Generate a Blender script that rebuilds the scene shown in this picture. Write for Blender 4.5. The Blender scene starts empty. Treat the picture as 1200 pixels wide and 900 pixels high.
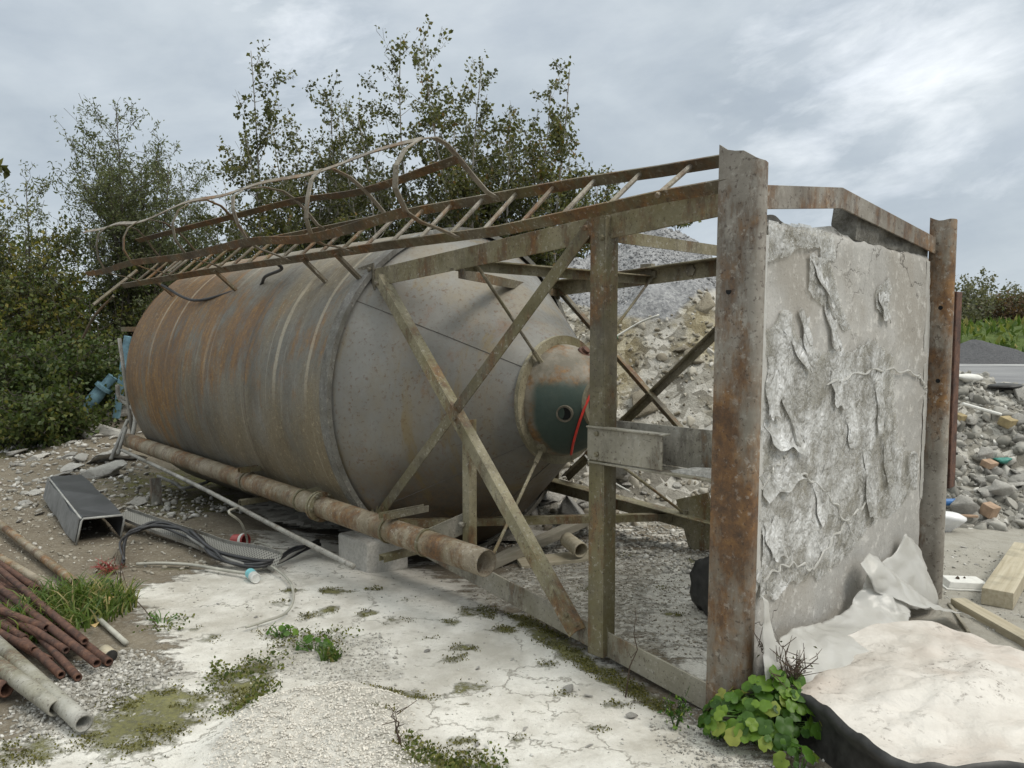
import bpy, math, random
import numpy as np
from mathutils import Vector, Matrix

SC = bpy.context.scene
COL = SC.collection
R_ = math.radians
PI = math.pi
random.seed(7)
rng = np.random.default_rng(11)

# ------------------------------------------------------------------ camera
PITCH = 0.0658
CAMH = 1.6
cam = bpy.data.cameras.new("camera")
cam.lens = 27.0
cam.sensor_width = 36.0
cam.clip_end = 3000.0
cam_o = bpy.data.objects.new("camera", cam)
COL.objects.link(cam_o)
cam_o.location = (0, 0, CAMH)
cam_o.rotation_euler = (PI / 2 - PITCH, 0, 0)
SC.camera = cam_o

# ------------------------------------------------------------------ sky, sun, exposure
SUN_EL, SUN_AZ = R_(52), R_(118)          # azimuth clockwise from +Y
world = bpy.data.worlds.new("World")
SC.world = world
world.use_nodes = True
wt = world.node_tree
wt.nodes.clear()
def wn(t, **k):
    n = wt.nodes.new(t)
    for a, v in k.items():
        setattr(n, a, v)
    return n
def wl(a, b):
    wt.links.new(a, b)
w_out = wn('ShaderNodeOutputWorld')
w_bg = wn('ShaderNodeBackground')
w_bg.inputs['Strength'].default_value = 0.1
wl(w_bg.outputs[0], w_out.inputs[0])
w_sky = wn('ShaderNodeTexSky', sky_type='NISHITA', sun_disc=False, sun_elevation=SUN_EL, sun_rotation=SUN_AZ)
w_tc = wn('ShaderNodeTexCoord')
w_sep = wn('ShaderNodeSeparateXYZ'); wl(w_tc.outputs['Generated'], w_sep.inputs[0])
def wmath(op, a, b=None, c=None, clamp=False):
    n = wn('ShaderNodeMath', operation=op, use_clamp=clamp)
    for i, v in enumerate((a, b, c)):
        if v is None: continue
        if isinstance(v, (int, float)): n.inputs[i].default_value = v
        else: wl(v, n.inputs[i])
    return n.outputs[0]
w_cmb = wn('ShaderNodeCombineXYZ')
wl(wmath('MULTIPLY', w_sep.outputs[0], 3.0), w_cmb.inputs[0])
wl(wmath('MULTIPLY', w_sep.outputs[2], 5.5), w_cmb.inputs[1])
wl(wmath('MULTIPLY', w_sep.outputs[1], 3.0), w_cmb.inputs[2])
def wnoise(scale, detail, rough, loc, rot=0.0, sc=(1, 1, 1), dist=0.0):
    m0 = wn('ShaderNodeMapping'); wl(w_cmb.outputs[0], m0.inputs[0]); m0.inputs['Rotation'].default_value = (0, 0, rot)
    m = wn('ShaderNodeMapping'); wl(m0.outputs[0], m.inputs[0])
    m.inputs['Location'].default_value = loc
    m.inputs['Scale'].default_value = sc
    n = wn('ShaderNodeTexNoise'); wl(m.outputs[0], n.inputs['Vector'])
    n.inputs['Scale'].default_value = scale
    n.inputs['Detail'].default_value = detail
    n.inputs['Roughness'].default_value = rough
    n.inputs['Distortion'].default_value = dist
    return n.outputs[0]
def wramp(f, stops):
    r = wn('ShaderNodeValToRGB'); wl(f, r.inputs[0])
    e = r.color_ramp.elements
    while len(e) < len(stops): e.new(0.5)
    for el, (p, c) in zip(e, stops):
        el.position = p; el.color = (*c, 1)
    return r.outputs[0]
def wmix(f, a, b, bt='MIX'):
    n = wn('ShaderNodeMix', data_type='RGBA', blend_type=bt)
    if isinstance(f, (int, float)): n.inputs[0].default_value = f
    else: wl(f, n.inputs[0])
    for i, v in ((6, a), (7, b)):
        if isinstance(v, tuple): n.inputs[i].default_value = (*v, 1)
        else: wl(v, n.inputs[i])
    return n.outputs[2]
big = wnoise(0.8, 4, 0.5, (2.1, 0.4, 0), 0.5, (1, 1.2, 1))
base = wramp(big, [(0.34, (4.2, 4.7, 5.15)), (0.5, (4.85, 5.35, 5.8)), (0.66, (5.5, 5.95, 6.35))])
fine = wnoise(3.0, 8, 0.60, (0.6, 3.0, 0), -0.55, (0.75, 1.2, 1), 0.25)
# brighter breaks in the cloud towards the upper right and above the trees
def wblob(dx, dy, dz, k):
    d = Vector((dx, dy, dz)).normalized()
    n = wn('ShaderNodeVectorMath', operation='DOT_PRODUCT')
    wl(w_tc.outputs['Generated'], n.inputs[0]); n.inputs[1].default_value = d
    return wmath('POWER', wmath('MAXIMUM', n.outputs['Value'], 0.0), k)
reg = wmath('ADD', wmath('MULTIPLY', wblob(0.47, 1, 0.31, 75), 0.62), wmath('MULTIPLY', wblob(-0.24, 1, 0.40, 110), 0.5))
brk = wramp(wmath('MULTIPLY', fine, wmath('ADD', reg, 0.42)), [(0.36, (0, 0, 0)), (0.68, (1, 1, 1))])
cloud = wmix(wmath('MULTIPLY', brk, 0.85), base, (8.9, 9.2, 9.5))
shade_ = wramp(wnoise(1.7, 7, 0.6, (5.0, 1.0, 0), -0.5, (0.9, 1.15, 1), 0.15), [(0.36, (0.86, 0.88, 0.905)), (0.62, (1.05, 1.05, 1.04))])
cloud = wmix(1.0, cloud, shade_, 'MULTIPLY')
zen = wmath('ADD', 1.0, wmath('MULTIPLY', wmath('SMOOTH_MIN', wmath('MAXIMUM', wmath('MULTIPLY', wmath('SUBTRACT', w_sep.outputs[2], 0.42), 2.2), 0.0), 1.0, 0.1), 1.5))
cmbz = wn('ShaderNodeCombineXYZ')
for i, k_ in enumerate((1.06, 1.0, 0.90)):
    wl(wmath('ADD', 1.0, wmath('MULTIPLY', wmath('SUBTRACT', wmath('MULTIPLY', zen, k_), 1.0), wmath('GREATER_THAN', zen, 1.0001))), cmbz.inputs[i])
cloud = wmix(1.0, cloud, cmbz.outputs[0], 'MULTIPLY')
wl(wmix(0.94, w_sky.outputs[0], cloud), w_bg.inputs[0])

sun = bpy.data.lights.new("sun", 'SUN')
sun.energy = 1.5
sun.angle = R_(22)
sun.color = (1.0, 0.945, 0.86)
sun_o = bpy.data.objects.new("sun", sun)
COL.objects.link(sun_o)
sd = Vector((math.sin(SUN_AZ) * math.cos(SUN_EL), math.cos(SUN_AZ) * math.cos(SUN_EL), math.sin(SUN_EL)))
sun_o.rotation_euler = (-sd).to_track_quat('-Z', 'Y').to_euler()
sun_o.location = sd * 40

SC.view_settings.view_transform = 'Standard'
SC.view_settings.look = 'None'
SC.view_settings.exposure = 0.32
SC.view_settings.gamma = 1.0
SC.view_settings.use_curve_mapping = False
SC.render.engine = 'CYCLES'
SC.cycles.max_bounces = 6
SC.cycles.transparent_max_bounces = 12

# ------------------------------------------------------------------ noise in numpy
def _hash(ix, iy, iz, seed):
    h = (ix.astype(np.int64) * 374761393 + iy.astype(np.int64) * 668265263 + iz.astype(np.int64) * 2147483647 + seed * 1274126177) & 0xFFFFFFFF
    h = ((h ^ (h >> 13)) * 1274126177) & 0xFFFFFFFF
    h = (h ^ (h >> 16)) & 0xFFFFFFFF
    h = (h * 2246822519) & 0xFFFFFFFF
    return ((h ^ (h >> 15)) & 0xFFFFFF) / float(0xFFFFFF)
def vnoise(p, seed=0):
    p = np.asarray(p, float)
    if p.shape[1] == 2: p = np.c_[p, np.zeros(len(p))]
    i = np.floor(p); f = p - i; f = f * f * (3 - 2 * f)
    x, y, z = i[:, 0], i[:, 1], i[:, 2]
    r = 0
    for dx in (0, 1):
        wx = f[:, 0] if dx else 1 - f[:, 0]
        for dy in (0, 1):
            wy = f[:, 1] if dy else 1 - f[:, 1]
            for dz in (0, 1):
                wz = f[:, 2] if dz else 1 - f[:, 2]
                r = r + wx * wy * wz * _hash(x + dx, y + dy, z + dz, seed)
    return r
def fbm(p, octv=4, seed=0, gain=0.5):
    p = np.asarray(p, float)
    r, a, t = 0, 1.0, 0
    for o in range(octv):
        r = r + a * vnoise(p * 2 ** o + 17.3 * o, seed + o); t += a; a *= gain
    return r / t
def ridge(p, octv=3, seed=0):
    p = np.asarray(p, float)
    r, a, t = 0, 1.0, 0
    for o in range(octv):
        r = r + a * (1 - np.abs(2 * vnoise(p * 2 ** o + 5.1 * o, seed + o) - 1)); t += a; a *= 0.5
    return r / t
def sstep(a, b, x):
    t = np.clip((x - a) / (b - a), 0, 1)
    return t * t * (3 - 2 * t)

# ------------------------------------------------------------------ places
F_ = 900.0
_c, _s = math.cos(PITCH), math.sin(PITCH)
def at(px, py, z=0.0):
    """a point of the ground plane (or of a level plane at height z)"""
    dx = (px - 600) / F_; dz = -(py - 450) / F_
    d = np.array([dx, _c + _s * dz, -_s + _c * dz])
    t = (z - CAMH) / d[2]
    return np.array([0, 0, CAMH]) + d * t
PSI = 0.7732
P0 = np.array([0.9514, 3.0784, 0.0])
AX = np.array([-math.sin(PSI), math.cos(PSI), 0])     # along the silo, away from the slab
UX = np.array([math.cos(PSI), math.sin(PSI), 0])      # along the slab
ZX = np.array([0, 0, 1.0])
def L(s, u, z):
    return P0 + AX * s + UX * u + ZX * z
TR, TSR, TSB, TUC, TZC = 1.24, 2.97, 6.75, 1.04, 1.15

# ------------------------------------------------------------------ objects
WM = {}
def link(name, data, mw=None, parent=None):
    o = bpy.data.objects.new(name, data)
    COL.objects.link(o)
    mw = mw if mw is not None else Matrix.Identity(4)
    if parent is not None:
        o.parent = parent
        o.matrix_parent_inverse = Matrix.Identity(4)
        o.matrix_basis = WM[parent.name].inverted() @ mw
    else:
        o.matrix_basis = mw
    WM[o.name] = mw
    return o
def thing(name, label, cat, loc=(0, 0, 0), rotz=0.0, group=None):
    o = link(name, None, Matrix.Translation(Vector(loc)) @ Matrix.Rotation(rotz, 4, 'Z'))
    o.empty_display_size = 0.1
    return tag(o, label, cat, group)
def tag(o, label=None, cat=None, group=None, kind=None):
    if label: o['label'] = label
    if cat: o['category'] = cat
    if group: o['group'] = group
    if kind: o['kind'] = kind
    return o

class MB:
    def __init__(self):
        self.v = []; self.f = []; self.n = 0; self.at = {}
    def add(self, vs, fs):
        vs = np.asarray(vs, float).reshape(-1, 3)
        self.v.append(vs)
        self.f.extend([tuple(int(i) + self.n for i in f) for f in fs])
        self.n += len(vs)
        return self
    def hexa(self, c):
        """8 corners: bottom ring 0-3, top ring 4-7"""
        return self.add(c, [(3, 2, 1, 0), (4, 5, 6, 7), (0, 1, 5, 4), (1, 2, 6, 5), (2, 3, 7, 6), (3, 0, 4, 7)])
    def bar(self, p0, p1, d1, w1, d2, w2, off1=0.0, off2=0.0):
        """rectangular bar from p0 to p1; occupies off..off+w along d1 and d2"""
        p0, p1, d1, d2 = (np.asarray(q, float) for q in (p0, p1, d1, d2))
        ax = p1 - p0; ax = ax / np.linalg.norm(ax)
        d1 = d1 - ax * (d1 @ ax); d1 /= np.linalg.norm(d1)
        d2 = d2 - ax * (d2 @ ax) - d1 * (d2 @ d1); d2 /= np.linalg.norm(d2)
        c = []
        for p in (p0, p1):
            for a, b in ((0, 0), (1, 0), (1, 1), (0, 1)):
                c.append(p + d1 * (off1 + a * w1) + d2 * (off2 + b * w2))
        if np.dot(np.cross(d1, d2), ax) > 0: return self.hexa(c)
        return self.add(c, [(0, 1, 2, 3), (7, 6, 5, 4), (4, 5, 1, 0), (5, 6, 2, 1), (6, 7, 3, 2), (7, 4, 0, 3)])
    def angle(self, p0, p1, d1, d2, w, t=0.009, w2=None):
        """L section with its corner on the line p0-p1"""
        w2 = w2 or w
        self.bar(p0, p1, d1, w, d2, t)
        self.bar(p0, p1, d1, t, d2, w2 - t, 0, t)
        return self
    def channel(self, p0, p1, dw, w, df, fl, t=0.012):
        """C section, web of width w along dw centred on the line, flanges along df"""
        self.bar(p0, p1, dw, w, df, t, -w / 2, 0)
        self.bar(p0, p1, dw, t, df, fl - t, -w / 2, t)
        self.bar(p0, p1, dw, t, df, fl - t, w / 2 - t, t)
        return self
    def tube(self, pts, r, n=8, cap=True, close=False):
        pts = [np.asarray(p, float) for p in pts]
        m = len(pts)
        rs = r if hasattr(r, '__len__') else [r] * m
        up = np.array([0.13, 0.31, 0.94]); prev = None
        vs = []
        for i, p in enumerate(pts):
            if close: t = pts[(i + 1) % m] - pts[i - 1]
            else: t = pts[min(i + 1, m - 1)] - pts[max(i - 1, 0)]
            t = t / (np.linalg.norm(t) + 1e-9)
            if prev is None:
                x = np.cross(up, t)
                if np.linalg.norm(x) < 0.1: x = np.cross(np.array([1, 0, 0]), t)
            else: x = prev - t * (prev @ t)
            x /= np.linalg.norm(x) + 1e-9; prev = x; y = np.cross(t, x)
            for k in range(n):
                a = 2 * PI * k / n
                vs.append(p + rs[i] * (x * math.cos(a) + y * math.sin(a)))
        fs = []
        for i in range(m if close else m - 1):
            j = (i + 1) % m
            for k in range(n):
                k2 = (k + 1) % n
                fs.append((i * n + k, i * n + k2, j * n + k2, j * n + k))
        if cap and not close:
            fs.append(tuple(reversed(range(n)))); fs.append(tuple((m - 1) * n + k for k in range(n)))
        return self.add(vs, fs)
    def pipe(self, p0, p1, r, t, n=20):
        """open pipe with a wall you can see into"""
        p0, p1 = np.asarray(p0, float), np.asarray(p1, float)
        ax = (p1 - p0) / np.linalg.norm(p1 - p0)
        x = np.cross(ax, [0.1, 0.2, 1.0]); x /= np.linalg.norm(x); y = np.cross(ax, x)
        m = 10
        rings = [(p0 + (p1 - p0) * q / m, r) for q in range(m + 1)] + [(p1 - (p1 - p0) * q / m, r - t) for q in range(m + 1)]
        vs = [c + rr * (x * math.cos(2 * PI * k / n) + y * math.sin(2 * PI * k / n)) for c, rr in rings for k in range(n)]
        fs = []
        M = len(rings)
        for i in range(M):
            j = (i + 1) % M
            for k in range(n):
                fs.append((i * n + k, i * n + (k + 1) % n, j * n + (k + 1) % n, j * n + k))
        return self.add(vs, fs)
    def strap(self, pts, wdir, w, t=0.005):
        """flat bar along pts, its width along wdir"""
        pts = [np.asarray(p, float) for p in pts]; wdir = np.asarray(wdir, float)
        vs = []
        m = len(pts)
        for i, p in enumerate(pts):
            tg = pts[min(i + 1, m - 1)] - pts[max(i - 1, 0)]; tg /= np.linalg.norm(tg)
            wd = wdir if wdir.ndim == 1 else wdir[i]
            wd = wd - tg * (wd @ tg); wd = wd / np.linalg.norm(wd); nn = np.cross(tg, wd)
            for a, b in ((-1, -1), (1, -1), (1, 1), (-1, 1)):
                vs.append(p + wd * w / 2 * a + nn * t / 2 * b)
        fs = [(0, 3, 2, 1), tuple((m - 1) * 4 + k for k in range(4))]
        for i in range(m - 1):
            for k in range(4):
                k2 = (k + 1) % 4
                fs.append((i * 4 + k, i * 4 + k2, i * 4 + 4 + k2, i * 4 + 4 + k))
        return self.add(vs, fs)
    def grid(self, P, two=False, t=0.0):
        P = np.asarray(P, float); a, b = P.shape[:2]
        fs = [(i * b + j, (i + 1) * b + j, (i + 1) * b + j + 1, i * b + j + 1) for i in range(a - 1) for j in range(b - 1)]
        return self.add(P.reshape(-1, 3), fs)
    def lathe(self, base, ax, prof, n=32, x=None):
        """prof: list of (distance along ax, radius)"""
        base, ax = np.asarray(base, float), np.asarray(ax, float); ax = ax / np.linalg.norm(ax)
        x = np.cross(ax, [0.1, 0.2, 1.0]) if x is None else np.asarray(x, float)
        x = x / np.linalg.norm(x); y = np.cross(ax, x)
        vs = [base + ax * d + max(r, 1e-4) * (x * math.cos(2 * PI * k / n) + y * math.sin(2 * PI * k / n)) for d, r in prof for k in range(n)]
        fs = [(i * n + k, i * n + (k + 1) % n, (i + 1) * n + (k + 1) % n, (i + 1) * n + k) for i in range(len(prof) - 1) for k in range(n)]
        return self.add(vs, fs)
    def bolt(self, p, ax, r=0.014, h=0.016):
        ax = np.asarray(ax, float) / np.linalg.norm(ax)
        return self.lathe(p, ax, [(0, 0), (0, r), (h * 0.8, r), (h, r * 0.7), (h, 0)], 6)
    def build(self, name, mat, parent=None, origin=None, smooth=False, mw=None, bevel=0.0, solid=0.0, fixn=False):
        V = np.concatenate(self.v) if self.v else np.zeros((0, 3))
        if mw is None:
            if parent is not None: mw = WM[parent.name]
            elif origin is not None: mw = Matrix.Translation(Vector(origin))
            else:
                c = (V.min(0) + V.max(0)) / 2; mw = Matrix.Translation(Vector((c[0], c[1], V[:, 2].min())))
        inv = np.array(mw.inverted())
        V = V @ inv[:3, :3].T + inv[:3, 3]
        me = bpy.data.meshes.new(name)
        me.from_pydata(V.tolist(), [], self.f)
        if fixn:
            import bmesh
            bm = bmesh.new(); bm.from_mesh(me); bmesh.ops.recalc_face_normals(bm, faces=bm.faces); bm.to_mesh(me); bm.free()
        me.materials.append(mat)
        if smooth: me.polygons.foreach_set('use_smooth', np.ones(len(me.polygons), bool))
        for k, a in self.at.items():
            at_ = me.attributes.new(k, 'FLOAT', 'POINT'); at_.data.foreach_set('value', np.asarray(a, np.float32))
        me.update()
        o = link(name, me, mw, parent)
        if solid:
            m = o.modifiers.new('solid', 'SOLIDIFY'); m.thickness = solid; m.offset = 0
        if bevel:
            m = o.modifiers.new('bevel', 'BEVEL'); m.width = bevel; m.segments = 2; m.limit_method = 'ANGLE'; m.angle_limit = R_(40)
        return o

def fast_mesh(name, V, Fq, mat, smooth=False, attrs=None, n=4):
    me = bpy.data.meshes.new(name)
    V = np.asarray(V, np.float32); Fq = np.asarray(Fq, np.int32)
    me.vertices.add(len(V)); me.vertices.foreach_set('co', V.ravel())
    me.loops.add(Fq.size); me.loops.foreach_set('vertex_index', Fq.ravel())
    me.polygons.add(len(Fq))
    me.polygons.foreach_set('loop_start', np.arange(len(Fq), dtype=np.int32) * Fq.shape[1])
    me.polygons.foreach_set('loop_total', np.full(len(Fq), Fq.shape[1], np.int32))
    me.update(calc_edges=True)
    me.validate()
    if smooth: me.polygons.foreach_set('use_smooth', np.ones(len(me.polygons), bool))
    for k, (a, dom) in (attrs or {}).items():
        t = me.attributes.new(k, 'FLOAT', dom); t.data.foreach_set('value', np.asarray(a, np.float32))
    me.materials.append(mat)
    return me

# ------------------------------------------------------------------ materials
class NT:
    def __init__(s, name):
        s.m = bpy.data.materials.new(name); s.m.use_nodes = True
        s.t = s.m.node_tree; s.b = s.t.nodes['Principled BSDF']; s.o = s.t.nodes['Material Output']
        s._tc = None
    def n(s, ty, **k):
        x = s.t.nodes.new(ty)
        for a, v in k.items(): setattr(x, a, v)
        return x
    def l(s, a, b): s.t.links.new(a, b)
    def setin(s, sock, v):
        if v is None: return
        if isinstance(v, (int, float)): sock.default_value = v
        elif isinstance(v, tuple): sock.default_value = (*v, 1) if len(v) == 3 and len(sock.default_value) == 4 else v
        else: s.l(v, sock)
    @property
    def obj(s):
        if s._tc is None: s._tc = s.n('ShaderNodeTexCoord')
        return s._tc.outputs['Object']
    def map(s, sc=(1, 1, 1), rot=(0, 0, 0), loc=(0, 0, 0), vec=None):
        m = s.n('ShaderNodeMapping'); s.l(vec or s.obj, m.inputs[0])
        m.inputs['Scale'].default_value = sc; m.inputs['Rotation'].default_value = rot; m.inputs['Location'].default_value = loc
        return m.outputs[0]
    def noise(s, scale, detail=5, rough=0.6, vec=None, dist=0.0, col=False):
        x = s.n('ShaderNodeTexNoise'); s.l(vec or s.obj, x.inputs['Vector'])
        x.inputs['Scale'].default_value = scale; x.inputs['Detail'].default_value = detail
        x.inputs['Roughness'].default_value = rough; x.inputs['Distortion'].default_value = dist
        return x.outputs[1 if col else 0]
    def voro(s, scale, vec=None, feature='F1', out='Distance', rnd=1.0):
        x = s.n('ShaderNodeTexVoronoi', feature=feature); s.l(vec or s.obj, x.inputs['Vector'])
        x.inputs['Scale'].default_value = scale; x.inputs['Randomness'].default_value = rnd
        return x.outputs[out]
    def ramp(s, f, stops, interp='LINEAR'):
        r = s.n('ShaderNodeValToRGB'); s.l(f, r.inputs[0]); r.color_ramp.interpolation = interp
        e = r.color_ramp.elements
        while len(e) < len(stops): e.new(0.5)
        for el, (p, c) in zip(e, stops):
            el.position = p
            el.color = (c, c, c, 1) if isinstance(c, (int, float)) else (*c, 1)
        return r.outputs[0]
    def mix(s, f, a, b, bt='MIX'):
        x = s.n('ShaderNodeMix', data_type='RGBA', blend_type=bt)
        s.setin(x.inputs[0], f); s.setin(x.inputs[6], a); s.setin(x.inputs[7], b)
        return x.outputs[2]
    def math(s, op, a, b=None, c=None, clamp=False):
        x = s.n('ShaderNodeMath', operation=op, use_clamp=clamp)
        for i, v in enumerate((a, b, c)): s.setin(x.inputs[i], v)
        return x.outputs[0]
    def xyz(s, vec=None):
        x = s.n('ShaderNodeSeparateXYZ'); s.l(vec or s.obj, x.inputs[0]); return x.outputs
    def cmb(s, a, b, c):
        x = s.n('ShaderNodeCombineXYZ')
        for i, v in enumerate((a, b, c)): s.setin(x.inputs[i], v)
        return x.outputs[0]
    def st(s, x, a, b):
        m = s.n('ShaderNodeMapRange', interpolation_type='SMOOTHSTEP'); s.l(x, m.inputs[0])
        m.inputs[1].default_value = a; m.inputs[2].default_value = b
        return m.outputs[0]
    def attr(s, name):
        x = s.n('ShaderNodeAttribute'); x.attribute_name = name; return x.outputs['Fac']
    def rnd(s):
        return s.n('ShaderNodeObjectInfo').outputs['Random']
    def bump(s, h, strength=0.3, dist=0.02, nrm=None):
        x = s.n('ShaderNodeBump'); x.inputs['Strength'].default_value = strength; x.inputs['Distance'].default_value = dist
        s.l(h, x.inputs['Height'])
        if nrm is not None: s.l(nrm, x.inputs['Normal'])
        return x.outputs[0]
    def out(s, col, rough=0.7, metal=0.0, nrm=None, spec=None, **k):
        s.setin(s.b.inputs['Base Color'], col); s.setin(s.b.inputs['Roughness'], rough); s.setin(s.b.inputs['Metallic'], metal)
        if nrm is not None: s.l(nrm, s.b.inputs['Normal'])
        if spec is not None: s.b.inputs['Specular IOR Level'].default_value = spec
        for a, v in k.items(): s.setin(s.b.inputs[a.replace('_', ' ')], v)
        return s.m

RUST_D, RUST_M, RUST_O = (0.055, 0.022, 0.012), (0.16, 0.062, 0.024), (0.36, 0.145, 0.04)
def m_steel(name, base, lo, rustlev=0.5, moss=0.3, scale=1.0, rough=0.6):
    """old painted or galvanised steel, blotched with rust, grime and greenish algae"""
    N = NT(name)
    n1 = N.noise(3.0 * scale, 9, 0.70)
    n2 = N.noise(22 * scale, 7, 0.74)
    n3 = N.noise(1.1 * scale, 7, 0.66, N.map(loc=(4.2, 1.1, 7.7)))
    n4 = N.noise(6.0 * scale, 8, 0.74, N.map((1, 1, 0.35), loc=(1.2, 8.1, 3.7)))
    col = N.mix(N.ramp(n1, [(0.36, 0.0), (0.62, 1.0)]), tuple(0.72 * v for v in base), lo)
    col = N.mix(N.math('MULTIPLY', N.ramp(n3, [(0.44, 0.0), (0.60, 1.0)]), moss), col, (0.135, 0.115, 0.035))
    col = N.mix(N.math('MULTIPLY', N.ramp(n4, [(0.50, 0.0), (0.60, 1.0)]), 0.55), col, (0.06, 0.05, 0.038))
    rn = N.math('ADD', N.math('MULTIPLY', n3, 0.45), N.math('MULTIPLY', n4, 0.55))
    t0 = 0.60 - 0.16 * rustlev
    rf = N.ramp(rn, [(t0, 0.0), (t0 + 0.09, 1.0)])
    rcol = N.ramp(N.math('ADD', N.math('MULTIPLY', n2, 0.6), N.math('MULTIPLY', n1, 0.4)), [(0.38, (0.052, 0.027, 0.014)), (0.5, (0.15, 0.074, 0.028)), (0.62, (0.29, 0.15, 0.05))])
    col = N.mix(N.math('MULTIPLY', rf, 0.9), col, rcol)
    fl = N.ramp(N.noise(48 * scale, 4, 0.65), [(0.585, 0.0), (0.64, 1.0)])
    col = N.mix(N.math('MULTIPLY', N.math('MULTIPLY', fl, N.ramp(n1, [(0.42, 0.0), (0.58, 1.0)])), 0.55), col, (0.40, 0.38, 0.335))
    pit = N.ramp(N.noise(65 * scale, 3, 0.6, N.map(loc=(3, 3, 9))), [(0.60, 0.0), (0.66, 1.0)])
    col = N.mix(N.math('MULTIPLY', pit, 0.6), col, (0.05, 0.03, 0.02))
    return N.out(col, N.ramp(n2, [(0.3, rough - 0.12), (0.7, rough + 0.2)]), 0.1, N.bump(N.math('ADD', n2, N.math('MULTIPLY', n1, 0.7)), 0.5, 0.008))
M_FRAME = m_steel('weathered_frame_steel', (0.135, 0.118, 0.085), (0.235, 0.21, 0.155), 0.42, 0.6)
M_FRAME2 = m_steel('olive_grey_frame_steel', (0.205, 0.18, 0.11), (0.33, 0.295, 0.20), 0.58, 0.65)
M_LADDER = m_steel('rusty_ladder_steel', (0.11, 0.09, 0.06), (0.18, 0.155, 0.11), 0.75, 0.6)
M_DARKSTRAP = m_steel('dark_rusty_strap', (0.07, 0.052, 0.036), (0.12, 0.095, 0.066), 0.8, 0.5)
M_CAGE = m_steel('rusty_cage_strap', (0.21, 0.18, 0.14), (0.30, 0.27, 0.225), 0.65, 0.3)
M_POST = m_steel('rusty_grey_post_steel', (0.235, 0.205, 0.165), (0.325, 0.30, 0.26), 0.82, 0.15, 0.7)
M_PIPE = m_steel('dirty_pipe_steel', (0.22, 0.175, 0.115), (0.34, 0.29, 0.215), 0.7, 0.3)
N = NT('deep_red_rust'); n_ = N.noise(14, 7, 0.72); n2_ = N.noise(70, 4, 0.7)
M_RUST = N.out(N.mix(N.math('MULTIPLY', N.ramp(n2_, [(0.55, 0.0), (0.7, 1.0)]), 0.35), N.ramp(n_, [(0.36, (0.036, 0.020, 0.015)), (0.5, (0.082, 0.039, 0.026)), (0.64, (0.145, 0.070, 0.042))]), (0.24, 0.17, 0.13)), 0.85, 0, N.bump(n2_, 0.4, 0.004))
M_GREYPIPE = m_steel('galvanised_grey_pipe', (0.28, 0.275, 0.25), (0.40, 0.39, 0.35), 0.2, 0.5)
M_GALV = m_steel('galvanised_sheet', (0.29, 0.28, 0.255), (0.40, 0.39, 0.36), 0.2, 0.2)
M_BEAM = m_steel('dusty_grey_beam', (0.28, 0.26, 0.215), (0.38, 0.355, 0.30), 0.3, 0.35)

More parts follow.
